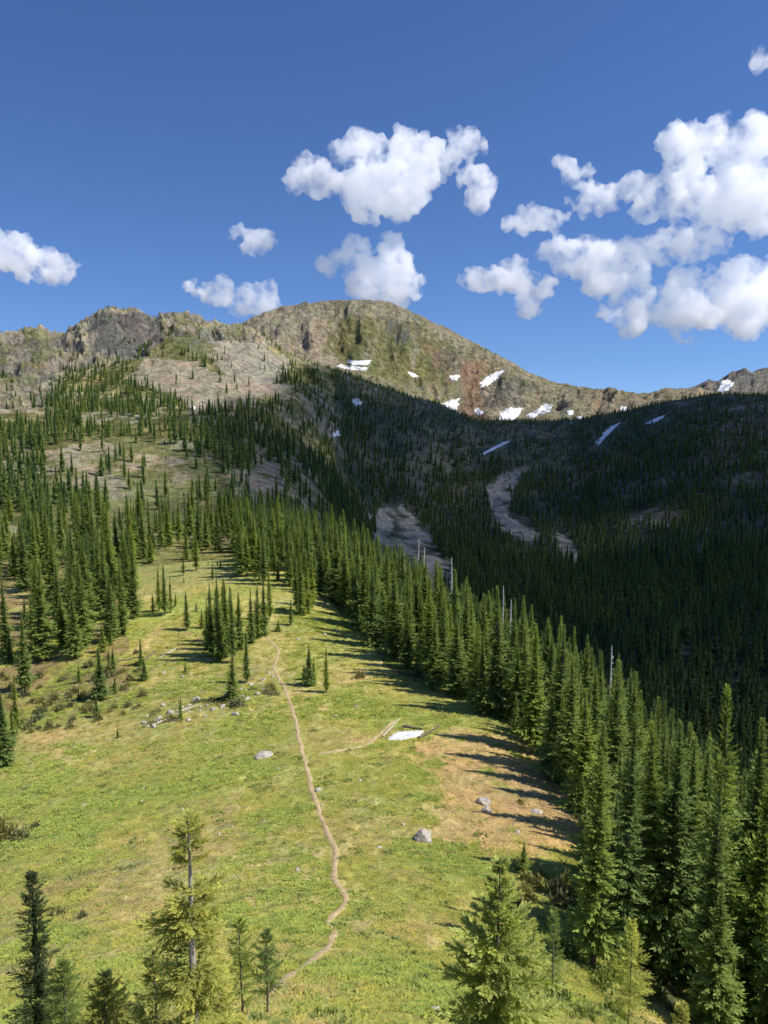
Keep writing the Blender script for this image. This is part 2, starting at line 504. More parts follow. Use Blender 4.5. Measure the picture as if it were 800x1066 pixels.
def np_mesh(name, v, f, mats, smooth=False, attr=None, mat_idx=None, quads=True):
    """v (n,3), f (m,k) with k constant"""
    me = bpy.data.meshes.new(name)
    k = f.shape[1]
    me.vertices.add(len(v))
    me.vertices.foreach_set('co', np.ascontiguousarray(v, np.float32).ravel())
    me.loops.add(f.size)
    me.loops.foreach_set('vertex_index', np.ascontiguousarray(f, np.int32).ravel())
    me.polygons.add(len(f))
    me.polygons.foreach_set('loop_start', np.arange(0, f.size, k, dtype=np.int32))
    if smooth:
        me.polygons.foreach_set('use_smooth', np.ones(len(f), bool))
    if mat_idx is not None:
        me.polygons.foreach_set('material_index', np.ascontiguousarray(mat_idx, np.int32))
    for m in mats:
        me.materials.append(m)
    if attr:
        for an, (typ, data) in attr.items():
            a = me.attributes.new(an, typ, 'POINT')
            key = {'FLOAT': 'value', 'INT': 'value', 'FLOAT_VECTOR': 'vector', 'FLOAT_COLOR': 'color'}[typ]
            a.data.foreach_set(key, np.ascontiguousarray(data).ravel())
    me.update(calc_edges=True)
    return me


NR, NA = H.shape
idx = np.arange(NR * NA).reshape(NR, NA)
Q = np.stack([idx[:-1, :-1], idx[:-1, 1:], idx[1:, 1:], idx[1:, :-1]], -1)[:, :, ::-1].reshape(-1, 4)
wrap = np.stack([idx[:-1, -1], idx[:-1, 0], idx[1:, 0], idx[1:, -1]], -1)[:, ::-1]
V = np.stack([X, Y, H], -1).reshape(-1, 3)
VC = np.concatenate([CLR, np.ones(H.shape + (1,))], -1).reshape(-1, 4)
qr = RG[:-1, :-1].reshape(-1)
qa = np.degrees(AG[:-1, :-1]).reshape(-1)
seam = np.degrees(math.atan2((345 - 400) / F, 1.0))
reg = np.where(qr < 200, 0, np.where(qr < 1060, np.where(qa < seam, 1, 2), np.where(qr < 2600, 3, 4)))
for k, (nm, mt_) in enumerate([('meadow', M_meadow), ('hillside', M_hill), ('valley_hill', M_hill), ('mountain', M_mount), ('distant_mountain', M_mount)]):
    f = Q[reg == k]
    u, inv = np.unique(f, return_inverse=True)
    me = np_mesh(nm, V[u], inv.reshape(f.shape), [mt_], True, {'cover': ('FLOAT_COLOR', VC[u])})
    o = link(bpy.data.objects.new(nm, me))
    o['kind'] = 'structure'


# ------------------------------------------------------------------ snow
def snow_mat():
    m, nt, out = new_mat('old_snow')
    b = nd(nt, 'ShaderNodeBsdfPrincipled', i_Roughness=.7)
    ge = nd(nt, 'ShaderNodeNewGeometry')
    n = nd(nt, 'ShaderNodeTexNoise', i_Scale=.3, i_Detail=5.0)
    nt.links.new(ge.outputs['Position'], n.inputs['Vector'])
    nt.links.new(ramp(nt, n.outputs[0], [(.30, (.50, .47, .43)), (.42, (.76, .76, .76)), (.6, (.88, .89, .90))]), b.inputs['Base Color'])
    nt.links.new(b.outputs[0], out.inputs['Surface'])
    return m


M_snow = snow_mat()
SNOW = [
    ([(350, 378), (362, 381), (384, 383), (384, 386), (365, 385), (350, 381)], 1070, 2200, 'long thin snow strip below the green gully of the main peak'),
    ([(360, 374), (372, 376), (386, 375), (384, 380), (368, 380), (362, 378)], 1070, 2200, 'wider snow patch just above the long thin snow strip on the peak'),
    ([(425, 387), (432, 389), (437, 393), (428, 392)], 1070, 2200, 'tiny snow patch on green slope left of the reddish gully'),
    ([(468, 391), (479, 390), (477, 396), (470, 396)], 1070, 2200, 'small snow patch beside the top of the reddish gully'),
    ([(499, 400), (505, 393), (515, 388), (524, 385), (522, 391), (510, 400), (500, 404)], 1070, 2200, 'slanting bright snow patch right of the reddish gully'),
    ([(461, 420), (470, 416), (478, 415), (477, 424), (470, 431), (466, 424)], 1070, 2200, 'snow patch at the dark forest edge left of the reddish gully'),
    ([(493, 427), (497, 424), (504, 430), (500, 433), (494, 430)], 1070, 2200, 'little snow patch at the foot of the reddish gully'),
    ([(520, 430), (530, 424), (545, 425), (540, 433), (530, 440), (520, 439)], 1070, 2200, 'broad snow patch left of the twin slanting snow patch below the peak'),
    ([(548, 432), (560, 426), (568, 420), (575, 421), (574, 428), (560, 433), (550, 436)], 1070, 2200, 'long slanting snow patch under the right shoulder of the peak'),
    ([(590, 428), (597, 427), (597, 432), (591, 432)], 1070, 2200, 'small round snow patch right of the long slanting snow patch'),
    ([(600, 434), (607, 433), (606, 438), (601, 439)], 1070, 2200, 'small snow patch low at the forest edge under the saddle'),
    ([(645, 424), (652, 423), (656, 427), (649, 429)], 1070, 2200, 'isolated snow patch on the brown saddle right of the peak'),
    ([(750, 397), (758, 394), (765, 400), (757, 407), (748, 410)], 2700, 4000, 'snow patch on the grey rocky peak at far right'),
    ([(620, 462), (629, 450), (638, 443), (646, 440), (639, 447), (632, 454), (624, 463)], 500, 1050, 'narrow pale snow streak running down the shaded forest'),
    ([(673, 441), (682, 436), (692, 433), (688, 437), (679, 441)], 500, 1050, 'narrow snow streak near the right hand end of the shaded ridge'),
    ([(501, 473), (512, 467), (526, 460), (529, 461), (515, 468), (504, 474)], 500, 1050, 'thin snow streak in the shaded slope below the reddish gully'),
    ([(366, 416), (374, 415), (378, 420), (370, 423)], 500, 1050, 'small snow spot in the dark forest at mid slope'),
    ([(346, 451), (354, 448), (355, 453), (348, 455)], 500, 1050, 'tiny snow spot beside grey rubble among dark trees'),
    ([(197, 423), (204, 424), (203, 427), (198, 426)], 500, 1050, 'tiny snow spot at the foot of the tan scree slope'),
    ([(405, 768), (415, 762), (440, 761), (440, 765), (425, 770), (408, 771)], 60, 160, 'white snow patch on meadow edge beside a bleached fallen log'),
]


def snow_sheet(poly, rlo, lift, seed):
    """outline smoothed and roughened, then filled in rings that follow the ground"""
    q = np.array(poly, float)
    n = len(q)
    q = np.concatenate([q, q[:1]])
    d = np.concatenate([[0], np.cumsum(np.hypot(*np.diff(q, axis=0).T))])
    m = max(40, int(d[-1] * 1.6))
    s = np.linspace(0, d[-1], m, endpoint=False)
    e = np.column_stack([np.interp(s, d, q[:, 0]), np.interp(s, d, q[:, 1])])
    for _ in range(2):
        e = (np.roll(e, 1, 0) + 2 * e + np.roll(e, -1, 0)) / 4
    c = e.mean(0)
    wob = 1 + .34 * fbm(s / 3.0 + seed * 7.7, s * 0 + seed, 5, .65)
    e = c + (e - c) * wob[:, None]
    pts = []
    R_ = 6
    for k in range(1, R_ + 1):
        for p in c + (e - c) * (k / R_):
            w = hit(p[0], p[1], rlo)
            pts.append(w if w is not None else pts[-1])
    w = hit(c[0], c[1], rlo)
    pts.append(w)
    v = np.array(pts)
    v[:, 2] = ground(v[:, 0], v[:, 1]) + lift
    v[(R_ - 1) * m:R_ * m, 2] -= lift * 1.2
    i = np.arange(R_ * m).reshape(R_, m)
    f = np.stack([i[:-1], i[1:], np.roll(i[1:], -1, 1), np.roll(i[:-1], -1, 1)], -1).reshape(-1, 4)
    tri = np.stack([i[0], np.roll(i[0], -1), np.full(m, R_ * m), np.full(m, R_ * m)], -1)
    o3 = v.mean(0)
    me = bpy.data.meshes.new('snow_patch')
    me.from_pydata((v - o3).tolist(), [], f.tolist() + tri[:, :3].tolist())
    me.materials.append(M_snow)
    me.polygons.foreach_set('use_smooth', np.ones(len(me.polygons), bool))
    me.update()
    o = link(bpy.data.objects.new('snow_patch', me))
    o.location = o3
    return o


for k_s, (poly, a, b, lab) in enumerate(SNOW):
    tag(snow_sheet(poly, a, .12 if b < 200 else 1.0, k_s), lab, 'snow patch', 'old snow patches')


# ------------------------------------------------------------------ trail
def dirt_mat():
    m, nt, out = new_mat('trodden_dirt')
    b = nd(nt, 'ShaderNodeBsdfPrincipled', i_Roughness=.95)
    ge = nd(nt, 'ShaderNodeNewGeometry')
    n = nd(nt, 'ShaderNodeTexNoise', i_Scale=2.5, i_Detail=7.0, i_Roughness=.7)
    nt.links.new(ge.outputs['Position'], n.inputs['Vector'])
    nt.links.new(ramp(nt, n.outputs[0], [(.3, (.36, .25, .125)), (.6, (.60, .455, .245))]), b.inputs['Base Color'])
    bp = nd(nt, 'ShaderNodeBump', i_Strength=.6, i_Distance=.08)
    nt.links.new(n.outputs[0], bp.inputs['Height'])
    nt.links.new(bp.outputs[0], b.inputs['Normal'])
    nt.links.new(b.outputs[0], out.inputs['Surface'])
    return m


M_dirt = dirt_mat()


def strip(pts, w0):
    P3 = [hit(*p) for p in pts]
    q = np.array([p[:2] for p in P3])
    d = np.concatenate([[0], np.cumsum(np.hypot(*np.diff(q, axis=0).T))])
    n = int(d[-1] / .25)
    s = np.linspace(0, d[-1], n)
    xy = pchip(d, q, s)
    tg = np.gradient(xy, axis=0)
    tg /= np.linalg.norm(tg, axis=1)[:, None]
    nm = np.stack([-tg[:, 1], tg[:, 0]], 1)
    xy = xy + nm * (fbm(s / 4, s * 0 + 2, 3) * .10)[:, None]
    rows = []
    for k in range(5):
        a = (k - 2) / 2
        wl = w0 * (1 + .40 * fbm(s / 1.6, s * 0 + 9 * np.sign(a), 3)) * sstep(0, 1.2, s) * sstep(0, 1.2, s[-1] - s)
        p = xy + nm * (a * wl / 2)[:, None]
        z = ground(p[:, 0], p[:, 1]) + (.07 if abs(k - 2) < 2 else .02)
        rows.append(np.column_stack([p, z]))
    v = np.stack(rows, 1).reshape(-1, 3)
    i = np.arange(n * 5).reshape(n, 5)
    f = np.stack([i[:-1, :-1], i[1:, :-1], i[1:, 1:], i[:-1, 1:]], -1).reshape(-1, 4)
    return v, f


TRAIL = [(276, 1040), (288, 1027), (303, 1016), (330, 997), (345, 982), (349, 972), (342, 964), (346, 955), (357, 945), (361, 937), (357, 928), (348, 912), (350, 890),
         (341, 866), (330, 838), (321, 805), (313, 775), (308, 750), (300, 725), (291, 706), (286, 692), (290, 681), (285, 670), (274, 662), (262, 654)]
v1, f1 = strip(TRAIL, .43)
me = np_mesh('trail', v1, f1, [M_dirt], True)
o = link(bpy.data.objects.new('trail', me))
o['kind'] = 'structure'
v2, f2 = strip([(330, 786), (345, 783), (362, 780), (378, 777), (390, 769), (401, 759), (413, 749)], .45)
o = link(bpy.data.objects.new('side_trail', np_mesh('side_trail', v2, f2, [M_dirt], True)))
o['kind'] = 'structure'
TRXY = np.concatenate([v1[2::5, :2], v2[2::5, :2]])


# ------------------------------------------------------------------ trees
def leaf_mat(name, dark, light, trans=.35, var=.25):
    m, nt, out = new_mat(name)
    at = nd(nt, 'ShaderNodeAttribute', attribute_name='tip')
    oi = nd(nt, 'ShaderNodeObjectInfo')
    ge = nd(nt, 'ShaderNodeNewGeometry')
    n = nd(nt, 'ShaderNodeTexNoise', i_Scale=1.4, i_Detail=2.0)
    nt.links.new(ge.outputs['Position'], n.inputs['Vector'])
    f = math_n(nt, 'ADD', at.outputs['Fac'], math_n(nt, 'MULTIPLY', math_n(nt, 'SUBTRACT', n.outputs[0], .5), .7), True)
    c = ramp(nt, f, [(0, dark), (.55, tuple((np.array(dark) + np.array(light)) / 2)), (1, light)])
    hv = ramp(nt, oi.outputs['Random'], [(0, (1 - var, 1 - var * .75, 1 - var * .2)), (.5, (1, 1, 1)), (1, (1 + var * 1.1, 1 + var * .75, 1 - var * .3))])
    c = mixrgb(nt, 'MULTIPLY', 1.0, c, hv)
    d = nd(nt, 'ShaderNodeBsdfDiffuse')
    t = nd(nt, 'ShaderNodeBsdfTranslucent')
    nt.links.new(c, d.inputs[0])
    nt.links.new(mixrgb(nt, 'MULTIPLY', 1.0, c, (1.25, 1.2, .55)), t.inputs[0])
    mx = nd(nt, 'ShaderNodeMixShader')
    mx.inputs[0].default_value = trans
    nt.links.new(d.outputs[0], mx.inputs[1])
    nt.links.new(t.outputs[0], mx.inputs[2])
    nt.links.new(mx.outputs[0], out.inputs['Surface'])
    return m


def bark_mat(name, a, b):
    m, nt, out = new_mat(name)
    p = nd(nt, 'ShaderNodeBsdfPrincipled', i_Roughness=.9)
    tc = nd(nt, 'ShaderNodeTexCoord')
    mp = nd(nt, 'ShaderNodeMapping')
    mp.inputs['Scale'].default_value = (9, 9, 1.5)
    n = nd(nt, 'ShaderNodeTexNoise', i_Scale=1.5, i_Detail=6.0, i_Roughness=.7)
    nt.links.new(tc.outputs['Object'], mp.inputs[0])
    nt.links.new(mp.outputs[0], n.inputs['Vector'])
    nt.links.new(ramp(nt, n.outputs[0], [(.35, a), (.65, b)]), p.inputs['Base Color'])
    bp = nd(nt, 'ShaderNodeBump', i_Strength=.7, i_Distance=.03)
    nt.links.new(n.outputs[0], bp.inputs['Height'])
    nt.links.new(bp.outputs[0], p.inputs['Normal'])
    nt.links.new(p.outputs[0], out.inputs['Surface'])
    return m


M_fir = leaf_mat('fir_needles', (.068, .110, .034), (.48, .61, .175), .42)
M_firfar = leaf_mat('forest_needles', (.060, .104, .040), (.42, .565, .185), .40, .3)  # bluer than the near firs: aerial haze put into the colour
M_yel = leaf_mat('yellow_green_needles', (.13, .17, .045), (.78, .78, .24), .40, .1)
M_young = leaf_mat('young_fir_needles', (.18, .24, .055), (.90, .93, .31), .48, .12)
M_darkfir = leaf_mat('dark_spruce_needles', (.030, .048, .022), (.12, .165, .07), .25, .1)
M_bark = bark_mat('grey_bark', (.10, .08, .065), (.24, .20, .17))
M_pale = bark_mat('pale_bark', (.30, .25, .21), (.52, .46, .42))
M_dead = bark_mat('bleached_wood', (.45, .42, .38), (.78, .74, .69))


def rot_h(dx, dy, a):
    return dx * np.cos(a) - dy * np.sin(a), dx * np.sin(a) + dy * np.cos(a)


def crown_geo(seed, h, Rb, nb, nt, t0=.04, p=.8, wid=.30, sub=0, subw=.55, droop=-.35, up=.75, gap=.0, core=.0, tl=.42, minl=.10, full_lo=.6):
    g = np.random.default_rng(seed)
    u = (np.arange(nb) + g.random(nb)) / nb
    t = t0 + (1 - t0) * u**.92
    if gap:                     # whole tiers missing here and there
        keep = np.sin(t * 23 + g.random() * 6) + g.normal(0, .5, nb) > -1.2 + gap * 2
        t = t[keep]
        nb = len(t)
    q = (1 - t) / (1 - t0)
    L = Rb * (q**p + .055) * g.uniform(.6, 1.18, nb) * np.minimum(1, full_lo + (t - t0) * 3.5)
    L *= 1 + .18 * np.sin(t * h * 2.1 + seed)
    az = np.arange(nb) * 2.39996 + g.normal(0, .35, nb)
    e0 = droop + (up - droop) * t**1.6 + g.normal(0, .12, nb)
    cx, cy = np.cos(az), np.sin(az)
    z0 = h * t

    def pt(s):
        rho = L[:, None] * np.cos(e0)[:, None] * s
        return rho * cx[:, None], rho * cy[:, None], z0[:, None] + L[:, None] * (np.sin(e0)[:, None] * s + .16 * s * s)
    s = np.linspace(.10, 1, nt)[None, :] + g.normal(0, .03, (nb, nt))
    bx, by, bz = pt(s)
    side = np.where(np.arange(nt) % 2 == 0, 1, -1)[None, :] * np.ones((nb, 1))
    ang = side * g.uniform(.65, 1.15, (nb, nt)) * (1.12 - .75 * s)
    dx, dy = rot_h(cx[:, None] * np.ones_like(s), cy[:, None] * np.ones_like(s), ang)
    slope = np.sin(e0)[:, None] + .3 * s + g.normal(-.08, .22, (nb, nt))
    ln = np.maximum(L[:, None] * tl * (1.15 - .62 * s) * g.uniform(.7, 1.25, (nb, nt)), minl)
    B = np.stack([bx, by, bz], -1).reshape(-1, 3)
    D = np.stack([dx, dy, slope], -1).reshape(-1, 3)
    D /= np.linalg.norm(D, axis=1)[:, None]
    ln = ln.reshape(-1)
    ts = np.clip(s, 0, 1).reshape(-1)
    W = ln * wid
    # branch axes as long narrow blades
    ax0 = np.stack([v for v in pt(np.full((nb, 1), .02))], -1).reshape(-1, 3)
    ax1 = np.stack([v for v in pt(np.full((nb, 1), 1.05))], -1).reshape(-1, 3)
    axl = np.linalg.norm(ax1 - ax0, axis=1)
    B = np.concatenate([B, ax0])
    D = np.concatenate([D, (ax1 - ax0) / np.maximum(axl, 1e-4)[:, None]])
    ln = np.concatenate([ln, axl])
    W = np.concatenate([W, axl * .10])
    ts = np.concatenate([ts, np.full(nb, .35)])
    if sub:                     # finer sprays carried along each twig
        k = sub
        st = np.tile(np.linspace(.12, 1, k), len(B))
        Bs = np.repeat(B, k, 0) + np.repeat(D * ln[:, None], k, 0) * st[:, None]
        sd = np.tile(np.where(np.arange(k) % 2 == 0, 1, -1), len(B)) * g.uniform(.5, 1.0, len(st)) * (1.1 - .8 * st)
        Dx, Dy = rot_h(np.repeat(D[:, 0], k), np.repeat(D[:, 1], k), sd)
        Ds = np.stack([Dx, Dy, np.repeat(D[:, 2], k) + g.normal(.05, .3, len(st))], -1)
        Ds /= np.linalg.norm(Ds, axis=1)[:, None]
        ls = np.repeat(ln, k) * .42 * (1.1 - .5 * st) * g.uniform(.7, 1.2, len(st))
        ls = np.clip(ls, .06, .26)
        Ws = np.clip(ls * wid * subw, .014, .08)
        tss = np.clip(np.repeat(ts, k) * .75 + st * .3, 0, 1)
        B, D, ln, W, ts = Bs, Ds, ls, Ws, tss
    roll = g.normal(0, .55, len(B))
    hx = np.stack([-D[:, 1], D[:, 0], 0 * D[:, 0]], -1)
    hx /= np.maximum(np.linalg.norm(hx, axis=1), 1e-4)[:, None]
    upv = np.cross(D, hx)
    pr = hx * np.cos(roll)[:, None] + upv * np.sin(roll)[:, None]
    mid = B + D * (ln * .5)[:, None]
    lift = upv * (W * .25)[:, None]
    v = np.stack([B, mid + pr * (W * .5)[:, None] - lift, B + D * ln[:, None], mid - pr * (W * .5)[:, None] - lift], 1).reshape(-1, 3)
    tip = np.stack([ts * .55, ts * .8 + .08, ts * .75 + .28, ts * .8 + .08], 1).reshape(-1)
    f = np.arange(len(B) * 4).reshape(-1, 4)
    if core:                    # solid cone closing the crown, inner shade put into its dark colour
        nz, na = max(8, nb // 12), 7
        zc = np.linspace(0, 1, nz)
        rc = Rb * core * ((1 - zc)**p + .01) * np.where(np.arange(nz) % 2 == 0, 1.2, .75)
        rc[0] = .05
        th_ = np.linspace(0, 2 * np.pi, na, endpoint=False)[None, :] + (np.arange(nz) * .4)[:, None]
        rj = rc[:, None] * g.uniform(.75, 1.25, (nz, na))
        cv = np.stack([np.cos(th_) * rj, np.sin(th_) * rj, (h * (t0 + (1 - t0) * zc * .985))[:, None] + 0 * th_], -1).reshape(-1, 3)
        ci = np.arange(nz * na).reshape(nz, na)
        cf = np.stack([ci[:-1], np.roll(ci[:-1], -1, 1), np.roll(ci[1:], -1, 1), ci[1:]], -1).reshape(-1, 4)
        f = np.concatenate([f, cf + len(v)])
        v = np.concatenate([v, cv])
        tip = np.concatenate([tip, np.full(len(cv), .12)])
    return v, f, np.clip(tip, 0, 1)


def tube(path, rad, n=7):
    path = np.array(path, float)
    rad = np.array(rad, float)
    m = len(path)
    t = np.gradient(path, axis=0)
    t /= np.linalg.norm(t, axis=1)[:, None]
    ref = np.array([0, 1.0, 0]) if abs(t[0][2]) > .5 else np.array([0, 0, 1.0])
    a = np.cross(t, ref)
    a /= np.linalg.norm(a, axis=1)[:, None]
    b = np.cross(t, a)
    th = np.linspace(0, 2 * np.pi, n, endpoint=False)
    v = path[:, None, :] + rad[:, None, None] * (np.cos(th)[None, :, None] * a[:, None, :] + np.sin(th)[None, :, None] * b[:, None, :])
    v = v.reshape(-1, 3)
    i = np.arange(m * n).reshape(m, n)
    f = np.stack([i[:-1], np.roll(i[:-1], -1, 1), np.roll(i[1:], -1, 1), i[1:]], -1).reshape(-1, 4)
    return v, f


def join(parts):
    vs, fs, o = [], [], 0
    for v, f in parts:
        vs.append(v)
        fs.append(f + o)
        o += len(v)
    return np.concatenate(vs), np.concatenate(fs)


def trunk_geo(h, r0, seed=0, n=7, bend=.012):
    g = np.random.default_rng(seed + 900)
    z = np.linspace(-.04, 1, 9)
    ox = np.cumsum(g.normal(0, bend * h * .25, 9)) * (z > 0)
    oy = np.cumsum(g.normal(0, bend * h * .25, 9)) * (z > 0)
    ox -= np.linspace(0, ox[-1], 9)
    oy -= np.linspace(0, oy[-1], 9)
    rad = r0 * (1 - np.clip(z, 0, 1))**.85 + .012
    rad[0] *= 1.25
    return tube(np.stack([ox, oy, z * h], -1), rad, n)


def tree_meshes(name, seed, h, Rb, r0, mat, bark, nb, nt, **kw):
    v, f, tip = crown_geo(seed, h, Rb, nb, nt, **kw)
    cm = np_mesh('crown', v, f, [mat], False, {'tip': ('FLOAT', tip)})
    tv, tf = trunk_geo(h * .985, r0, seed)
    tm = np_mesh('trunk', tv, tf, [bark], True)
    return tm, cm


def far_mesh(name, seed, h, Rb, nb, nt, mat, **kw):
    v, f, tip = crown_geo(seed, h, Rb, nb, nt, **kw)
    tv, tf = tube([[0, 0, -.3], [0, 0, h * .5], [0, 0, h * .98]], [.2, .11, .02], 4)
    vv, ff = join([(v, f), (tv, tf)])
    me = np_mesh(name, vv, ff, [mat, M_bark], False, {'tip': ('FLOAT', np.concatenate([tip, np.zeros(len(tv))]))},
                 np.concatenate([np.zeros(len(f)), np.ones(len(tf))]))
    return me


# individual firs, unit: a 14 m tree
H0 = 14.0
NEAR = [
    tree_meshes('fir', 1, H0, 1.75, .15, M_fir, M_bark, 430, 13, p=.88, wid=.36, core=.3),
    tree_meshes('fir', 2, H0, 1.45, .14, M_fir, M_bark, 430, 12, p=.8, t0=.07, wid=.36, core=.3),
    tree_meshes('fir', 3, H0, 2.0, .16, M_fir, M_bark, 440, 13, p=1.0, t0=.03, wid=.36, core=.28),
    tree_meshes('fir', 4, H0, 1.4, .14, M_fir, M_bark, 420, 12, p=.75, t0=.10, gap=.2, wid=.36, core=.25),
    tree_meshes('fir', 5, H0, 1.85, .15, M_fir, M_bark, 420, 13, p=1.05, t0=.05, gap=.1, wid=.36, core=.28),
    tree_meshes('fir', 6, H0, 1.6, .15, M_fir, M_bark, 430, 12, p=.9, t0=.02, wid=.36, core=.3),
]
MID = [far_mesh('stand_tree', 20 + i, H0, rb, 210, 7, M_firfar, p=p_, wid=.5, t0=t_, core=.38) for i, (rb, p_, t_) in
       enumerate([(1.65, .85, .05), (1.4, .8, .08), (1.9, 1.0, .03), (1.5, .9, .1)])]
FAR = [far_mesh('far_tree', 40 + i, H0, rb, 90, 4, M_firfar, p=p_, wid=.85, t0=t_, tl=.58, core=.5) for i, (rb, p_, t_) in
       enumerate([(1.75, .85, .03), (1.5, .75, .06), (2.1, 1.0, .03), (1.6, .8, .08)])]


def place_tree(name, loc, meshes, sc, rz, label, cat='tree', group=None, scw=None, tilt=(0, 0)):
    e = link(bpy.data.objects.new(name, None))
    e.empty_display_size = .5
    e.location = loc
    e.rotation_euler = (tilt[0], tilt[1], rz)
    w = sc if scw is None else scw
    e.scale = (w, w, sc)
    tag(e, label, cat, group)
    for nm, me in zip(('trunk', 'crown'), meshes):
        c = link(bpy.data.objects.new(nm, me))
        c.parent = e
    return e


TREES = []        # dict(x, y, z, h, w, label, group, forced)


def add_tree(x, y, h, w=1.0, label=None, group=None, forced=False, var=None, mat=None):
    TREES.append(dict(x=x, y=y, z=float(ground(x, y)), h=h, w=w, label=label, group=group, forced=forced,
                      var=int(rng.integers(6)) if var is None else var))


def by_photo(px, base, top, w=1.0, label=None, group=None, var=None):
    p = hit(px, base)
    dx, dy, dz = ray(px, top)
    h = math.hypot(p.x, p.y) * float(dz / math.hypot(dx, dy)) - p.z
    add_tree(p.x, p.y, h, w, label, group, True, var)
    return p


# lone trees one can tell apart
LONE = [
    (618, 1006, 778, 1.05, 'tall narrow fir at the near corner of the right stand with bare lower twigs', 1),
    (741, 1040, 712, .95, 'tall spire fir rising above its neighbours at the right side', 3),
    (776, 1052, 748, 1.15, 'broad sunlit fir at the right edge of the frame', 2),
    (690, 985, 772, 1.0, 'tall fir between the corner fir and the tall spire fir', 0),
    (322, 714, 671, 1.0, 'small pointed fir, tallest of the little cluster right of the trail', 2),
    (317, 708, 690, 1.1, 'knee high fir at the left of the little cluster by the trail', 2),
    (327, 712, 684, 1.0, 'low fir at the right of the little cluster by the trail', 5),
    (340, 721, 673, .75, 'slim lone fir just right of the little fir cluster', 1),
    (242, 729, 680, 1.25, 'shaggy fir standing on the rocky strip left of the trail', 4),
    (257, 711, 655, .8, 'slim dark fir behind the shaggy fir on the rocky strip', 1),
    (105, 728, 674, 1.1, 'medium fir alone at the lower edge of the left grove', 2),
    (188, 748, 724, .9, 'small fir sapling among stones on the rocky strip', 5),
    (123, 768, 757, 1.0, 'tiny fir sapling alone on the left meadow', 5),
    (290, 657, 645, 1.5, 'tiny bushy fir beside the upper trail', 2),
    (195, 656, 615, 1.0, 'slim fir on the dry patch left of the central clump', 1),
    (147, 693, 664, 1.0, 'small fir on the grass edge right of the left grove', 5),
    (120, 722, 702, 1.0, 'short fir right of the medium fir at the left grove edge', 5),
    (545, 911, 876, 1.0, 'small dark pointed fir in front of the right stand', 2),
    (303, 651, 622, .9, 'thin young fir just above the upper end of the trail', 1),
]
for a in LONE:
    by_photo(a[0], a[1], a[2], a[3], a[4], None, a[5])
CLUMP = [(216, 676, 622), (221, 682, 608), (229, 688, 600), (236, 684, 606), (243, 690, 612), (250, 676, 615), (262, 669, 612), (268, 664, 606), (275, 662, 600),
         (281, 645, 590), (233, 672, 604), (240, 668, 610), (226, 668, 612)]
for px, b_, t_ in CLUMP:
    by_photo(px, b_, t_, rng.uniform(.75, 1.0), 'slender fir in the tight clump left of the upper trail', 'firs of the central clump')
for px, b_, t_ in [(309, 636, 565), (314, 640, 560), (320, 639, 572), (325, 632, 575), (172, 640, 585), (166, 636, 590), (178, 638, 600)]:
    if px > 250:
        by_photo(px, b_, t_, .8, 'slender dark fir in the tight group at the top of the meadow', 'firs at the top of the meadow')
    else:
        by_photo(px, b_, t_, .85, 'fir of the small trio behind the dry patch on the left', 'trio of firs behind the dry patch')


def fill(px0, px1, rlo, rhi, spacing, hfun, wfun, label, group, keep=None):
    """trees spaced evenly but irregularly over a stretch of ground"""
    amin_, amax_ = math.atan2((px0 - 400) / F, .99), math.atan2((px1 - 400) / F, .99)
    R1 = rhi(px1) if callable(rhi) else rhi
    rmax = max(rhi(p) for p in np.linspace(px0, px1, 30))
    xs = np.arange(-rmax, rmax, spacing)
    gx, gy = np.meshgrid(xs, np.arange(0, rmax, spacing))
    gx = (gx + rng.uniform(-.42, .42, gx.shape) * spacing).ravel()
    gy = (gy + rng.uniform(-.42, .42, gy.shape) * spacing).ravel()
    az, r = np.arctan2(gx, gy), np.hypot(gx, gy)
    px = 400 + F * np.tan(az) * .99
    ok = (px > px0) & (px < px1) & (r > np.vectorize(rlo)(px)) & (r < np.vectorize(rhi)(px))
    z = ground(gx, gy)
    ppx, ppy = project(gx, gy, z)
    if keep is not None:
        ok &= keep(ppx, ppy, r, gx, gy)
    for x, y in zip(gx[ok], gy[ok]):
        add_tree(x, y, hfun(x, y), wfun(), label, group)


def hnorm(lo, hi, small=.15):
    def f(x, y):
        k = 1 - .5 * float(sstep(780, 930, np.hypot(x, y)))
        if rng.random() < small:
            return rng.uniform(.3, .65) * lo * k
        return rng.uniform(lo, hi) * k
    return f


def wn():
    return rng.uniform(.82, 1.38)


epx, er = edge_px, edge_r
fill(338, 960, lambda p: np.interp(p, epx, er) + 1.5 + 2 * math.sin(p * .11),
     lambda p: np.interp(p, [340, 400, 450, 500, 550, 600, 700, 800, 960], [240, 232, 182, 163, 150, 142, 130, 116, 110]), 2.8,
     hnorm(8.5, 17, .2), wn, 'slender fir within the dense sunlit stand along the right side of the meadow', 'firs of the right stand')
fill(244, 340, lambda p: np.interp(p, [244, 285, 340], [172, 164, 152]) + 4 * math.sin(p * .2), lambda p: 262, 3.4, hnorm(9, 15), wn,
     'fir in the thick wood behind the top of the meadow', 'firs behind the top of the meadow')
fill(-90, 138, lambda p: np.interp(p, [-90, 0, 30, 70, 100, 138], [115, 122, 128, 128, 131, 140]), lambda p: np.interp(p, [-90, 0, 138], [270, 265, 220]), 4.5,
     hnorm(9, 19, .25), wn, 'tall fir in the loose grove on the left hillside foot', 'firs of the left grove',
     lambda px, py, r, x, y: ~inpoly(px, py, [(-20, 610), (22, 600), (22, 665), (-20, 665)]) & (fbm(x / 14, y / 14, 3) > -.28))
fill(-60, 60, lambda p: np.interp(p, [-60, 0, 14, 60], [84, 96, 103, 122]), lambda p: np.interp(p, [-60, 0, 14, 60], [108, 108, 106, 123]), 3.0,
     hnorm(4, 9, .4), wn, 'young fir at the left margin of the meadow', 'young firs at the left margin')
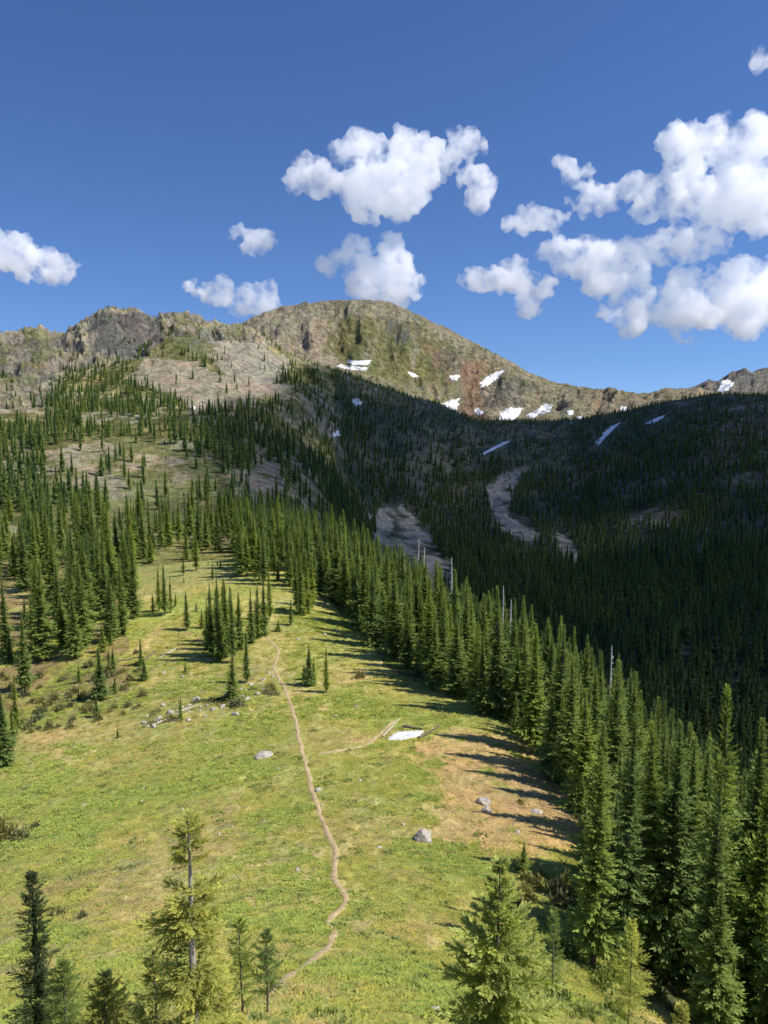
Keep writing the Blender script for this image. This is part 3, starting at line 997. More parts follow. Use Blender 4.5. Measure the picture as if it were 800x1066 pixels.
fill(138, 250, lambda p: np.interp(p, [138, 180, 215, 250], [205, 225, 215, 190]), lambda p: 262, 5.2, hnorm(7, 15, .3), wn,
     'fir along the upper edge of the pale clearing', 'firs above the pale clearing')

fill(20, 235, lambda p: np.interp(p, [20, 100, 235], [112, 104, 124]), lambda p: np.interp(p, [20, 100, 235], [135, 150, 165]), 4.6, hnorm(1.6, 4.5, .3), wn,
     'young fir scattered over the grassy slope between the left grove and the central clump', 'young firs of the left slope',
     lambda px, py, r, x, y: (fbm(x / 9 + 3, y / 9, 3) > .12))
fill(135, 235, lambda p: 172, lambda p: 212, 4.2, hnorm(4, 10, .35), wn,
     'fir of the small clumps standing about the pale clearing', 'firs in the pale clearing',
     lambda px, py, r, x, y: (fbm(x / 10 + 13, y / 10, 3) > .22))

# hillside and valley woods
OPEN = [
    ([(130, 395), (160, 370), (200, 378), (250, 395), (310, 402), (250, 425), (205, 428), (170, 410)], .03),
    ([(200, 345), (240, 345), (285, 358), (305, 380), (280, 402), (240, 392), (215, 372)], .08),
    ([(-60, 470), (-60, 300), (290, 300), (290, 348), (215, 350), (170, 345), (130, 376), (70, 385), (45, 430), (0, 440)], .07),
    ([(45, 470), (110, 455), (225, 478), (240, 515), (225, 545), (150, 545), (110, 522), (50, 508)], .13),
    ([(392, 530), (420, 522), (450, 560), (470, 590), (480, 625), (430, 620), (388, 575)], .02),
    ([(506, 508), (535, 488), (552, 486), (533, 510), (532, 535), (552, 546), (568, 562), (540, 564), (512, 548)], .0),
    ([(575, 550), (590, 558), (610, 582), (597, 594), (578, 572)], .0),
    ([(655, 535), (690, 528), (712, 536), (700, 548), (660, 548)], .15),
    ([(400, 438), (470, 440), (600, 455), (600, 488), (560, 500), (520, 480), (430, 500), (370, 480)], .55),
    ([(290, 410), (330, 400), (360, 430), (350, 460), (300, 440)], .35),
    ([(262, 488), (285, 478), (298, 500), (292, 525), (265, 530), (255, 510)], .1),
    ([(615, 470), (630, 446), (650, 438), (655, 444), (640, 460), (625, 470)], .05),
    ([(665, 446), (680, 430), (700, 430), (695, 440), (675, 448)], .05),
    ([(495, 480), (510, 462), (530, 456), (535, 464), (515, 476), (500, 482)], .05),
]


def density(px, py, r, x, y):
    d = np.ones(len(px))
    nn = fbm(x / 60, y / 60, 3)
    jx = px + 6 * fbm(x / 25 + 4, y / 25, 3)
    jy = py + 4 * fbm(x / 25 - 8, y / 25, 3)
    left = (px < 345)
    n2 = fbm(x / 17 + 40, y / 17, 3)
    low = np.clip((py - 400) / 110, 0, 1)
    d = np.where(left, sstep(-.22 - .35 * low, .25 - .35 * low, nn * .7 + n2 * .9) * .95, sstep(-.75 - .7 * np.clip((py - 520) / 80, 0, 1), -.15 - .7 * np.clip((py - 520) / 80, 0, 1), nn * .8 + n2 * .8))
    for poly, k in OPEN:
        d = np.where(inpoly(jx, jy, poly), np.minimum(d, k), d)
    return rng.random(len(px)) < d


def wood_rows(px0, px1, rlo, rhi, spacing, h, lab):
    n0 = len(TREES)
    fill(px0, px1, lambda p: rlo(p) if callable(rlo) else rlo, lambda p: rhi, spacing, h, lambda: rng.uniform(.85, 1.55), lab, 'forest', density)


wood_rows(-140, 345, lambda p: 262, 480, 4.9, hnorm(7, 16, .35), 'fir on the lower left hillside')
wood_rows(-140, 345, lambda p: 480, 985, 5.0, hnorm(6, 13, .3), 'fir on the upper left hillside')
wood_rows(345, 990, lambda p: np.interp(p, [345, 400, 500, 600, 700, 800], [256, 246, 182, 168, 158, 150]), 560, 4.0, hnorm(9, 17, .25), 'fir on the shaded valley side')
wood_rows(345, 990, lambda p: 560, 1010, 4.7, hnorm(6, 13, .3), 'fir on the shaded valley side')


# sparse tiny trees along the ridge lines of the peak
def ridge_sparse(px, py, r, x, y):
    d = np.zeros(len(px))
    d = np.where(inpoly(px, py, [(560, 390), (640, 402), (720, 402), (720, 425), (600, 440), (520, 425), (500, 395)]), .30, d)
    d = np.where(inpoly(px, py, [(470, 342), (580, 395), (560, 402), (470, 362)]), .30, d)
    d = np.where(inpoly(px, py, [(440, 350), (475, 360), (480, 440), (400, 405), (360, 395), (400, 385), (440, 385)]), .15, d)
    return rng.random(len(px)) < d * (fbm(x / 50, y / 50, 3) > -.1)


fill(340, 730, lambda p: 1150, lambda p: 2070, 10, hnorm(5, 9, .3), lambda: rng.uniform(1, 1.7), 'fir', 'forest', ridge_sparse)

# which of them show largest: paint silhouettes front to back
TR = TREES
tx = np.array([t['x'] for t in TR])
ty = np.array([t['y'] for t in TR])
tz = np.array([t['z'] for t in TR])
th = np.array([t['h'] for t in TR])
tw = np.array([t['w'] for t in TR])
rr = np.hypot(tx, ty)
bpx, bpy_ = project(tx, ty, tz)
tpx, tpy = project(tx, ty, tz + th)
order = np.argsort(rr)
SCR = np.zeros((533, 400), bool)
vis = np.zeros(len(TR))
for i in order:
    if rr[i] > 300:
        break
    x0, y0, x1, y1 = bpx[i] / 2, bpy_[i] / 2, tpx[i] / 2, tpy[i] / 2
    hw = max(.5, (y0 - y1) * .13 * tw[i])
    ya, yb = int(max(0, y1)), int(min(532, y0))
    if yb <= ya or x0 < -20 or x0 > 420:
        continue
    for yy in range(ya, yb + 1):
        f = (yy - y1) / (y0 - y1)
        xa, xb = int(max(0, round(x0 - hw * f))), int(min(400, round(x0 + hw * f) + 1))
        if xb > xa:
            seg = SCR[yy, xa:xb]
            vis[i] += (~seg).sum()
            seg[:] = True
forced = np.array([t['forced'] for t in TR])
cand = np.where(forced, 1e6, vis)
cand[(vis < 3) & ~forced] = 0
pick = np.argsort(-cand)[:300]
pick = [i for i in pick if cand[i] > 0]
single = np.zeros(len(TR), bool)
single[pick] = True
for i in pick:
    t = TR[i]
    sc = t['h'] / H0
    if t['group'] == 'forest':
        t['group'] = 'firs scattered on the hillside'
    place_tree('fir_tree', (t['x'], t['y'], t['z'] - .05), NEAR[t['var']], sc, rng.random() * 6.28, t['label'], 'tree', t['group'],
               sc**.8 * t['w'], (rng.normal(0, .012), rng.normal(0, .012)))

# all the others: one wood, each tree an instance
rest = np.nonzero(~single)[0]
proto = bpy.data.collections.new('forest_trees')
for k, me in enumerate(MID + FAR):
    proto.objects.link(bpy.data.objects.new('fir_kind_%d' % k, me))


def instancer(name, pts, ki, scv, rotv, coll, mat=None):
    me = np_mesh(name, pts, np.zeros((0, 3), int), [], False, {
        'kind_index': ('INT', np.asarray(ki, np.int32)), 'size': ('FLOAT_VECTOR', np.asarray(scv, np.float32)),
        'turn': ('FLOAT_VECTOR', np.asarray(rotv, np.float32))})
    o = link(bpy.data.objects.new(name, me))
    ng = bpy.data.node_groups.new(name + '_scatter', 'GeometryNodeTree')
    ng.interface.new_socket('Geometry', in_out='INPUT', socket_type='NodeSocketGeometry')
    ng.interface.new_socket('Geometry', in_out='OUTPUT', socket_type='NodeSocketGeometry')
    gi = ng.nodes.new('NodeGroupInput')
    go = ng.nodes.new('NodeGroupOutput')
    ci = ng.nodes.new('GeometryNodeCollectionInfo')
    ci.inputs['Collection'].default_value = coll
    ci.inputs['Separate Children'].default_value = True
    ci.inputs['Reset Children'].default_value = True
    ip = ng.nodes.new('GeometryNodeInstanceOnPoints')
    ip.inputs['Pick Instance'].default_value = True

    def na(nm, typ):
        n = ng.nodes.new('GeometryNodeInputNamedAttribute')
        n.data_type = typ
        n.inputs['Name'].default_value = nm
        return n.outputs['Attribute']
    L = ng.links.new
    L(gi.outputs[0], ip.inputs['Points'])
    L(ci.outputs[0], ip.inputs['Instance'])
    L(na('kind_index', 'INT'), ip.inputs['Instance Index'])
    L(na('size', 'FLOAT_VECTOR'), ip.inputs['Scale'])
    er_ = ng.nodes.new('FunctionNodeEulerToRotation')
    L(na('turn', 'FLOAT_VECTOR'), er_.inputs[0])
    L(er_.outputs[0], ip.inputs['Rotation'])
    L(ip.outputs[0], go.inputs[0])
    md = o.modifiers.new('scatter', 'NODES')
    md.node_group = ng
    return o


rk = rng.integers(0, 4, len(rest)) + np.where(rr[rest] > 300, 4, 0)
sc = th[rest] / H0
scw = sc**.8 * tw[rest] * np.where(rr[rest] > 300, 1.08, 1)
fo = instancer('forest', np.stack([tx[rest], ty[rest], tz[rest] - .1], -1), rk, np.stack([scw, scw, sc], -1),
               np.stack([rng.normal(0, .02, len(rest)), rng.normal(0, .02, len(rest)), rng.random(len(rest)) * 6.28], -1), proto)
fo['kind'] = 'stuff'
print('trees', len(TR), 'single', len(pick))

# ------------------------------------------------------------------ foreground trees
def hero(name, px, r, top, meshes_fn, label, rz=0.0, cat='tree', tilt=(0, 0)):
    dx, dy, dz = ray(px, top)
    az = math.atan2(dx, dy)
    x, y = r * math.sin(az), r * math.cos(az)
    z = float(ground(x, y))
    h = r * float(dz / math.hypot(dx, dy)) - z
    return place_tree(name, (x, y, z - .05), meshes_fn(h), 1.0, rz, label, cat, None, None, tilt)


hero('fir_tree', 196, 15.0, 850, lambda h: tree_meshes('fir', 71, h, 1.0, .095, M_yel, M_pale, 78, 15, t0=.10, p=.5, sub=16, subw=.75, gap=.36, droop=-.35, up=.35, wid=.36, full_lo=.9, tl=.55),
     'yellow-green conifer with bare pale trunk and separate tiers of boughs in the lower left', .5)
hero('fir_tree', 160, 17.0, 985, lambda h: tree_meshes('fir', 83, h, .8, .04, M_yel, M_bark, 70, 11, t0=.04, p=.8, sub=14, subw=.7, gap=.2, droop=-.1, up=.6, wid=.36),
     'low yellow-green fir just left of the pale trunk', .9)
hero('fir_tree', 226, 17.5, 1000, lambda h: tree_meshes('fir', 84, h, .8, .04, M_yel, M_bark, 70, 11, t0=.04, p=.8, sub=14, subw=.7, gap=.2, droop=-.1, up=.6, wid=.36),
     'low yellow-green fir between the pale trunk and the two spindly saplings', 2.9)
hero('fir_tree', 521, 14.5, 897, lambda h: tree_meshes('fir', 72, h, 1.45, .05, M_young, M_bark, 105, 15, t0=.03, p=.85, sub=16, subw=.8, gap=.22, droop=-.1, up=.5, wid=.46, full_lo=.9),
     'bushy pale green young fir with thick upturned sprays at the bottom centre', 1.2)
hero('spruce_tree', 33, 23.0, 908, lambda h: tree_meshes('fir', 73, h, .95, .055, M_darkfir, M_bark, 150, 12, t0=.02, p=.8, sub=12, gap=.1, droop=-.2, up=.45, wid=.42, core=.2),
     'dark narrow spruce alone in the lower left corner', 0)
hero('fir_tree', 108, 15.5, 1015, lambda h: tree_meshes('fir', 74, h, .8, .035, M_yel, M_bark, 80, 11, t0=.02, p=.8, sub=14, droop=-.1, up=.6, wid=.36),
     'small yellow-green fir poking up at the bottom left edge', 2)
hero('fir_tree', 249, 20.5, 958, lambda h: tree_meshes('fir', 75, h, .62, .028, M_fir, M_bark, 52, 10, t0=.18, p=.5, sub=14, gap=.3, droop=0, up=.7),
     'spindly sapling with bare stem, left of two beside the trail end', 1)
hero('fir_tree', 277, 20.8, 970, lambda h: tree_meshes('fir', 76, h, .6, .026, M_fir, M_bark, 48, 10, t0=.3, p=.5, sub=14, gap=.3, droop=0, up=.7),
     'spindly sapling with bare stem, right of two beside the trail end', 3)
hero('fir_tree', 659, 30.0, 957, lambda h: tree_meshes('fir', 77, h, .85, .05, M_young, M_bark, 110, 11, t0=.2, p=.7, sub=10, droop=-.3, up=.5),
     'young fir with thin bare stem in front of the dark right stand', 1)
hero('fir_tree', 711, 22.0, 1045, lambda h: tree_meshes('fir', 78, h, .6, .05, M_yel, M_bark, 70, 11, t0=.04, p=.8, sub=12, droop=-.1, up=.6),
     'yellow-green fir tip at the bottom right edge', 1)
hero('fir_tree', 65, 19.5, 1000, lambda h: tree_meshes('fir', 79, h, .8, .05, M_fir, M_bark, 80, 11, t0=.04, p=.7, sub=12, droop=-.1, up=.6),
     'grey-green young fir beside the dark narrow spruce', 1)
hero('fir_tree', 556, 30.0, 957, lambda h: tree_meshes('fir', 80, h, .7, .05, M_young, M_bark, 70, 10, t0=.04, p=.7, sub=10, droop=-.1, up=.6),
     'low pale fir behind the bushy young fir, nearer to it', 1)
hero('fir_tree', 577, 31.0, 948, lambda h: tree_meshes('fir', 81, h, .75, .05, M_fir, M_bark, 70, 10, t0=.04, p=.7, sub=10, droop=-.1, up=.6),
     'low fir between the bushy young fir and the tall corner fir', 1)


# ------------------------------------------------------------------ dead snags
def snag(px, base_r, top, label):
    dx, dy, dz = ray(px, top)
    az = math.atan2(dx, dy)
    x, y = base_r * math.sin(az), base_r * math.cos(az)
    z = float(ground(x, y))
    h = base_r * float(dz / math.hypot(dx, dy)) - z
    g = np.random.default_rng(int(px))
    e = link(bpy.data.objects.new('dead_tree', None))
    e.location = (x, y, z)
    tag(e, label, 'dead tree', 'bleached dead trees at the edge of the right stand')
    zz = np.linspace(-.02, 1, 8)
    tv, tf = tube(np.stack([np.cumsum(g.normal(0, .05, 8)), np.cumsum(g.normal(0, .05, 8)), zz * h], -1), .32 * (1 - .75 * np.clip(zz, 0, 1)), 6)
    c = link(bpy.data.objects.new('trunk', np_mesh('trunk', tv, tf, [M_dead], True)))
    c.parent = e
    parts = []
    for k in range(30):
        t = g.uniform(.4, .97)
        a = g.uniform(0, 6.28)
        l = g.uniform(.3, 1.1) * (1.15 - t)+.2
        p0 = np.array([0, 0, t * h])
        d = np.array([math.cos(a), math.sin(a), g.uniform(-.2, .5)])
        parts.append(tube([p0, p0 + d * l * .6, p0 + d * l + [0, 0, .1]], [.06, .045, .02], 4))
    v, f = join(parts)
    c = link(bpy.data.objects.new('branches', np_mesh('branches', v, f, [M_dead], True)))
    c.parent = e


for a in [(436, 200, 560, 'thin grey dead tree at the back of the right stand, leftmost of the bleached ones'),
          (442, 192, 570, 'grey dead tree close beside the leftmost bleached one'),
          (421, 150, 612, 'pale dead trunk among the sunlit firs nearer the meadow'),
          (470, 176, 580, 'grey dead tree above the middle of the right stand'),
          (525, 158, 610, 'tall bleached dead tree above the stand, right of the middle'),
          (532, 159, 624, 'shorter dead tree close beside the tall bleached one'),
          (638, 134, 672, 'pale dead trunk among the firs further right'),
          (586, 144, 650, 'thin dead top showing between firs at the back edge')]:
    snag(*a)


# ------------------------------------------------------------------ rocks and logs
def rock_mat(name, a, b):
    m, nt, out = new_mat(name)
    p = nd(nt, 'ShaderNodeBsdfPrincipled', i_Roughness=.9)
    ge = nd(nt, 'ShaderNodeNewGeometry')
    n = nd(nt, 'ShaderNodeTexNoise', i_Scale=2.2, i_Detail=8.0, i_Roughness=.7)
    nt.links.new(ge.outputs['Position'], n.inputs['Vector'])
    nt.links.new(ramp(nt, n.outputs[0], [(.35, a), (.6, b)]), p.inputs['Base Color'])
    bp = nd(nt, 'ShaderNodeBump', i_Strength=.8, i_Distance=.1)
    nt.links.new(n.outputs[0], bp.inputs['Height'])
    nt.links.new(bp.outputs[0], p.inputs['Normal'])
    nt.links.new(p.outputs[0], out.inputs['Surface'])
    return m


M_rock = rock_mat('granite', (.29, .26, .215), (.60, .55, .47))


def boulder(px, py, wpx, hpx, label, seed, group=None):
    p = hit(px, py + hpx * .3)
    d = p.length
    w, hh = wpx * d / F, hpx * d / F
    bm = bmesh.new()
    bmesh.ops.create_icosphere(bm, subdivisions=3, radius=.5)
    o3 = Vector((seed * 7.3, seed * 3.1, 0))
    planes = []
    rr_ = random.Random(seed)
    for k in range(13):
        n = Vector((rr_.uniform(-1, 1), rr_.uniform(-1, 1), rr_.uniform(-.2, 1.3))).normalized()
        planes.append((n, rr_.uniform(.25, .42)))
    for v in bm.verts:
        c = v.co.copy()
        for n, dd in planes:
            e = c.dot(n) - dd
            if e > 0:
                c -= n * e
        c += v.normal * (.035 * mnoise.fractal(c * 5 + o3, 1, 2, 4))
        v.co = Vector((c.x * w * 1.1, c.y * w * .9, c.z * hh * 1.45))
    me = bpy.data.meshes.new('boulder')
    bm.to_mesh(me)
    bm.free()
    me.materials.append(M_rock)
    o = link(bpy.data.objects.new('boulder', me))
    o.location = (p.x, p.y, float(ground(p.x, p.y)) + hh * .24)
    o.rotation_euler = (0, 0, rr_.uniform(0, 6.28))
    tag(o, label, 'rock', group)
    return o


boulder(441, 869, 23, 14, 'large pale angular boulder on the tan patch of the meadow', 1)
boulder(503, 834, 15, 7, 'flat pale boulder, upper of a pair on the bare dirt', 2)
boulder(507, 843, 10, 6, 'small flat boulder, lower of a pair on the bare dirt', 3)
boulder(559, 844, 13, 4, 'low pale rock on the dirt near the right stand', 4)
boulder(539, 866, 6, 3.5, 'small rock by the tree shadows on the dirt', 5)
boulder(275, 785, 18, 6, 'flat wide whitish rock left of the trail on the meadow', 6)
boulder(246, 743, 9, 5, 'round whitish rock at the right end of the rocky strip', 7)
boulder(332, 822, 9, 4, 'little whitish rock just right of the trail', 8)
boulder(412, 1024, 10, 8, 'whitish rock in the grass left of the bushy young fir', 9)
boulder(338, 1050, 9, 9, 'white rock near the bottom edge, left of two', 10)
boulder(357, 1055, 11, 9, 'white rock near the bottom edge, right of two', 11)
boulder(340, 1040, 9, 5, 'small tan rock just above the two white rocks at the bottom', 12)
boulder(452, 1053, 13, 5, 'flat pale rock in grass at the foot of the bushy young fir', 13)
boulder(265, 945, 5, 4, 'tiny white stone alone in mid meadow', 14)
boulder(286, 1060, 12, 6, 'pale stone at the lower end of the trail', 15)
stones = [(268, 722, 7, 3), (258, 727, 9, 3), (276, 718, 6, 3), (272, 708, 5, 3), (262, 712, 6, 3), (232, 735, 8, 4), (222, 738, 6, 4), (205, 727, 9, 4), (178, 741, 10, 5), (166, 748, 9, 4),
          (160, 756, 6, 4), (150, 752, 6, 3), (214, 745, 5, 3), (196, 749, 6, 3), (170, 733, 6, 3), (250, 733, 6, 3), (280, 700, 4, 2.5), (300, 712, 4, 2), (190, 704, 4, 3), (171, 700, 5, 3)]
stones += [(float(rng.uniform(150, 292)), 0, float(rng.uniform(2.5, 5)), float(rng.uniform(1.6, 2.6))) for _ in range(22)]
stones = [(a, b if b else 754 - (a - 150) * .30 + rng.uniform(-10, 8), c, d) for a, b, c, d in stones]
for k, (a, b, c, d) in enumerate(stones):
    boulder(a, b, c, d, 'pale stone in the scatter along the rocky strip left of the trail', 30 + k, 'stones of the rocky strip')
loose = [(150, 820), (148, 834), (88, 838), (242, 860), (228, 868), (310, 905), (190, 842), (290, 800), (375, 812), (335, 838), (420, 858), (395, 882), (470, 905), (330, 645), (338, 660), (350, 655), (310, 665), (372, 735), (350, 745)]
for k, (a, b) in enumerate(loose):
    boulder(a, b, 3 + (k % 3), 2.2, 'tiny pale stone scattered in the meadow grass', 60 + k, 'tiny stones in the meadow')


def log(p0, p1, rad, label, mat, seed):
    a, b = hit(*p0), hit(*p1)
    n = 10
    pts = []
    for i in range(n):
        q = a.lerp(b, i / (n - 1))
        pts.append((q.x, q.y, float(ground(q.x, q.y)) + rad * .8))
    pts = np.array(pts)
    k = np.linspace(0, 1, n)
    pts[:, 2] = np.maximum(pts[:, 2], pts[0, 2] + (pts[-1, 2] - pts[0, 2]) * k)
    c = pts.mean(0)
    parts = [tube(pts - c, rad * (1.1 - .6 * k), 8)]
    g = np.random.default_rng(seed)
    for j in range(5):
        i = int(g.integers(2, n - 1))
        d = np.array([g.normal(), g.normal(), abs(g.normal())])
        d /= np.linalg.norm(d)
        parts.append(tube([pts[i] - c, pts[i] - c + d * .5], [.04, .012], 4))
    v, f = join(parts)
    o = link(bpy.data.objects.new('fallen_log', np_mesh('fallen_log', v, f, [mat], True)))
    o.location = c
    tag(o, label, 'log')


log((399, 767), (417, 748), .08, 'thin bleached fallen log lying along the faint side path', M_dead, 1)
log((436, 769), (458, 757), .14, 'grey fallen log on the right of the white snow patch', M_bark, 2)
log((420, 757), (440, 760), .16, 'dark fallen log behind the white snow patch', M_bark, 3)
log((158, 756), (178, 748), .13, 'grey fallen log among the stones, lowest on the rocky strip', M_dead, 7)
log((186, 742), (206, 735), .12, 'grey fallen log among the stones in the middle of the rocky strip', M_dead, 8)
log((168, 752), (190, 750), .10, 'thin dark log lying across the stones of the rocky strip', M_bark, 9)
log((150, 688), (163, 678), .14, 'dark leaning log by the dry patch near the left grove', M_bark, 4)
log((183, 676), (165, 686), .10, 'thin pale log on grass below the dry patch', M_dead, 5)
log((120, 690), (150, 684), .12, 'grey fallen log at the foot of the left grove', M_bark, 6)


# ------------------------------------------------------------------ shrubs
def shrub_mesh(seed, mat, n=260):
    g = np.random.default_rng(seed)
    d = g.normal(0, 1, (n, 3))
    d[:, 2] = np.abs(d[:, 2]) * .8
    d /= np.linalg.norm(d, axis=1)[:, None]
    B = d * g.uniform(.35, .95, (n, 1)) * (.8 + .35 * np.sin(d[:, :1] * 5 + seed) * np.cos(d[:, 1:2] * 4))
    D = d + g.normal(0, .5, (n, 3))
    D /= np.linalg.norm(D, axis=1)[:, None]
    s = np.cross(D, g.normal(0, 1, (n, 3)))
    s /= np.linalg.norm(s, axis=1)[:, None]
    l = g.uniform(.16, .36, (n, 1))
    mid = B + D * l * .5
    v = np.stack([B, mid + s * l * .28, B + D * l, mid - s * l * .28], 1).reshape(-1, 3)
    tip = np.repeat(np.clip(np.linalg.norm(B, axis=1), 0, 1), 4) * .8 + np.tile([0, .1, .2, .1], n)
    return np_mesh('shrub', v, np.arange(n * 4).reshape(-1, 4), [mat], False, {'tip': ('FLOAT', tip)})


M_shrub = leaf_mat('shrub_leaves', (.11, .12, .055), (.42, .41, .19), .3, .3)
M_shrubg = leaf_mat('green_shrub_leaves', (.09, .125, .035), (.38, .45, .14), .35, .2)
SH = [shrub_mesh(k, M_shrub) for k in range(3)]
SHG = [shrub_mesh(10 + k, M_shrubg) for k in range(2)]


def shrub(px, py, wpx, hpx, label, group, ms):
    p = hit(px, py)
    d = p.length
    o = link(bpy.data.objects.new('shrub', ms[int(rng.integers(len(ms)))]))
    o.location = (p.x, p.y, p.z - .05)
    w = wpx * d / F / 2
    o.scale = (w, w, hpx * d / F * 1.05)
    o.rotation_euler = (0, 0, rng.random() * 6.28)
    tag(o, label, 'shrub', group)


for k in range(70):
    a, b = rng.uniform(-5, 150), 0
    b = rng.uniform(700, 765) - max(0, a - 60) * .28
    shrub(a, b, rng.uniform(6, 15), rng.uniform(4, 10), 'low grey-green shrub in the brushy margin below the left grove', 'shrubs below the left grove', SH)
for a, b, c, d in [(8, 872, 26, 14), (22, 874, 20, 12), (38, 862, 10, 8), (2, 862, 14, 12)]:
    shrub(a, b, c, d, 'dark shrub of the small thicket at the left edge of the meadow', 'shrubs at the left edge of the meadow', SH)
for a, b, c, d, l in [(86, 955, 9, 10, 'small dark bush alone on the open lower left meadow'), (60, 952, 22, 8, 'low spreading bush right of the dark narrow spruce'),
                      (542, 836, 10, 6, 'small dark bush on the bare dirt near the right stand'),
                      (248, 735, 22, 10, 'low juniper bush at the foot of the shaggy fir'),
                      (375, 706, 14, 10, 'low green bush at the edge of the right stand')]:
    shrub(a, b, c, d, l, None, SH)
for k in range(26):
    a, b = rng.uniform(555, 700), rng.uniform(985, 1066)
    shrub(a, b, rng.uniform(14, 34), rng.uniform(8, 22), 'leafy green shrub on the slope below the tall corner fir', 'shrubs below the corner fir', SHG)
for a, b, c, d in [(785, 1062, 34, 50), (770, 1066, 26, 36), (798, 1050, 26, 40)]:
    shrub(a, b, c, d, 'bright leafy shrub in the bottom right corner', 'bright shrubs in the right corner', SHG)
for k in range(14):
    a, b = rng.uniform(525, 600), rng.uniform(905, 985)
    shrub(a, b, rng.uniform(12, 30), rng.uniform(8, 20), 'dark shrub in the shadow beside the tall corner fir', 'shrubs beside the corner fir', SH)
for k in range(18):
    a, b = rng.uniform(150, 290), rng.uniform(712, 750)
    b = 752 - (a - 150) * .25 + rng.uniform(-9, 7)
    shrub(a, b, rng.uniform(8, 18), rng.uniform(3, 7), 'low heather bush among the stones of the rocky strip', 'heather of the rocky strip', SH)


# ------------------------------------------------------------------ meadow grass and herbs
def tuft_mesh(seed, n, hgt, wid, spread, mat):
    g = np.random.default_rng(seed)
    a = g.random(n) * 6.28
    rad = g.random(n)**.6 * spread
    B = np.stack([np.cos(a) * rad, np.sin(a) * rad, np.zeros(n) - .03], -1)
    lean = g.uniform(.6, 1.7, n)
    a2 = a + g.normal(0, .7, n)
    L = hgt * g.uniform(.55, 1.15, n)
    D = np.stack([np.cos(a2) * lean, np.sin(a2) * lean, np.ones(n)], -1)
    D /= np.linalg.norm(D, axis=1)[:, None]
    s = np.stack([-np.sin(a2 + g.normal(0, .6, n)), np.cos(a2), 0 * a], -1)
    mid = B + D * (L * .55)[:, None]
    T = B + D * L[:, None] * .95 + np.stack([np.cos(a2), np.sin(a2), -.3 + 0 * a], -1) * (L * .25 * lean)[:, None]
    w = wid * g.uniform(.6, 1.2, n)
    v = np.stack([B, mid + s * w[:, None], T, mid - s * w[:, None]], 1).reshape(-1, 3)
    tip = np.tile([.1, .5, .95, .5], n)
    return np_mesh('grass_tuft', v, np.arange(n * 4).reshape(-1, 4), [mat], False, {'tip': ('FLOAT', tip)})


M_g1 = leaf_mat('meadow_grass', (.31, .325, .085), (.71, .71, .225), .48, .22)
M_g2 = leaf_mat('dry_grass', (.42, .36, .16), (.78, .68, .31), .45, .2)
M_g3 = leaf_mat('lush_herbs', (.24, .30, .065), (.61, .69, .20), .48, .2)
gc = bpy.data.collections.new('meadow_tufts')
for k, me in enumerate([tuft_mesh(1, 26, .14, .022, .22, M_g1), tuft_mesh(2, 30, .11, .030, .28, M_g1), tuft_mesh(3, 22, .13, .018, .20, M_g2),
                        tuft_mesh(4, 28, .15, .045, .26, M_g3)]):
    gc.objects.link(bpy.data.objects.new('tuft_kind_%d' % k, me))
gc.objects.link(bpy.data.objects.new('tuft_kind_4', tuft_mesh(5, 40, .20, .045, .28, M_shrubg)))
N = 260000
rmax_, rmin_ = 150, 13
u = rng.random(N)
gr = np.sqrt(rmin_**2 + (rmax_**2 - rmin_**2) * u**1.7)
ga = rng.uniform(R(-31), R(31), N)
gx, gy = gr * np.sin(ga), gr * np.cos(ga)
gz = ground(gx, gy)
gpx, gpy = project(gx, gy, gz)
cl = fbm(gx / 2.2, gy / 2.2, 3)
cl2 = fbm(gx / 11, gy / 11, 3)
ii = np.clip(np.interp(gr, ROWS, np.arange(NR)).astype(int), 0, NR - 1)
jj = np.clip(np.interp(ga, AZ, np.arange(NA)).astype(int), 0, NA - 1)
col = CLR[ii, jj]
greenish = col[:, 1] / np.maximum(col[:, 0], 1e-3)
ok = rng.random(N) < np.clip(.55 + .8 * cl, .04, 1) * np.clip((greenish - .74) / .22, .03, 1)
# keep the trail clear
cellsz = 1.0
trset = {}
for p in TRXY:
    trset.setdefault((int(p[0] // cellsz), int(p[1] // cellsz)), []).append(p)
for i in np.nonzero(ok)[0]:
    cx_, cy_ = int(gx[i] // cellsz), int(gy[i] // cellsz)
    for a in (-1, 0, 1):
        for b in (-1, 0, 1):
            for q in trset.get((cx_ + a, cy_ + b), ()):
                if (q[0] - gx[i])**2 + (q[1] - gy[i])**2 < .16:
                    ok[i] = False
k_ = np.where(cl2 > .18, 3, np.where(cl2 < -.25, 2, rng.integers(0, 2, N)))
k_ = np.where(rng.random(N) < .2, rng.integers(0, 4, N), k_)
k_ = np.where((rng.random(N) < .035) & (fbm(gx / 5 + 30, gy / 5, 3) > -.05), 4, k_)
s_ = rng.uniform(.6, 1.35, N) * np.where(gr > 60, 1.15, 1) * (1 + .3 * np.clip(cl, -1, 1))
gs = np.stack([s_, s_, s_ * rng.uniform(.7, 1.2, N)], -1)
go = instancer('meadow_grass', np.stack([gx, gy, gz], -1)[ok], k_[ok], gs[ok], np.stack([0 * gr, 0 * gr, rng.random(N) * 6.28], -1)[ok], gc)
go['kind'] = 'stuff'
print('tufts', ok.sum())

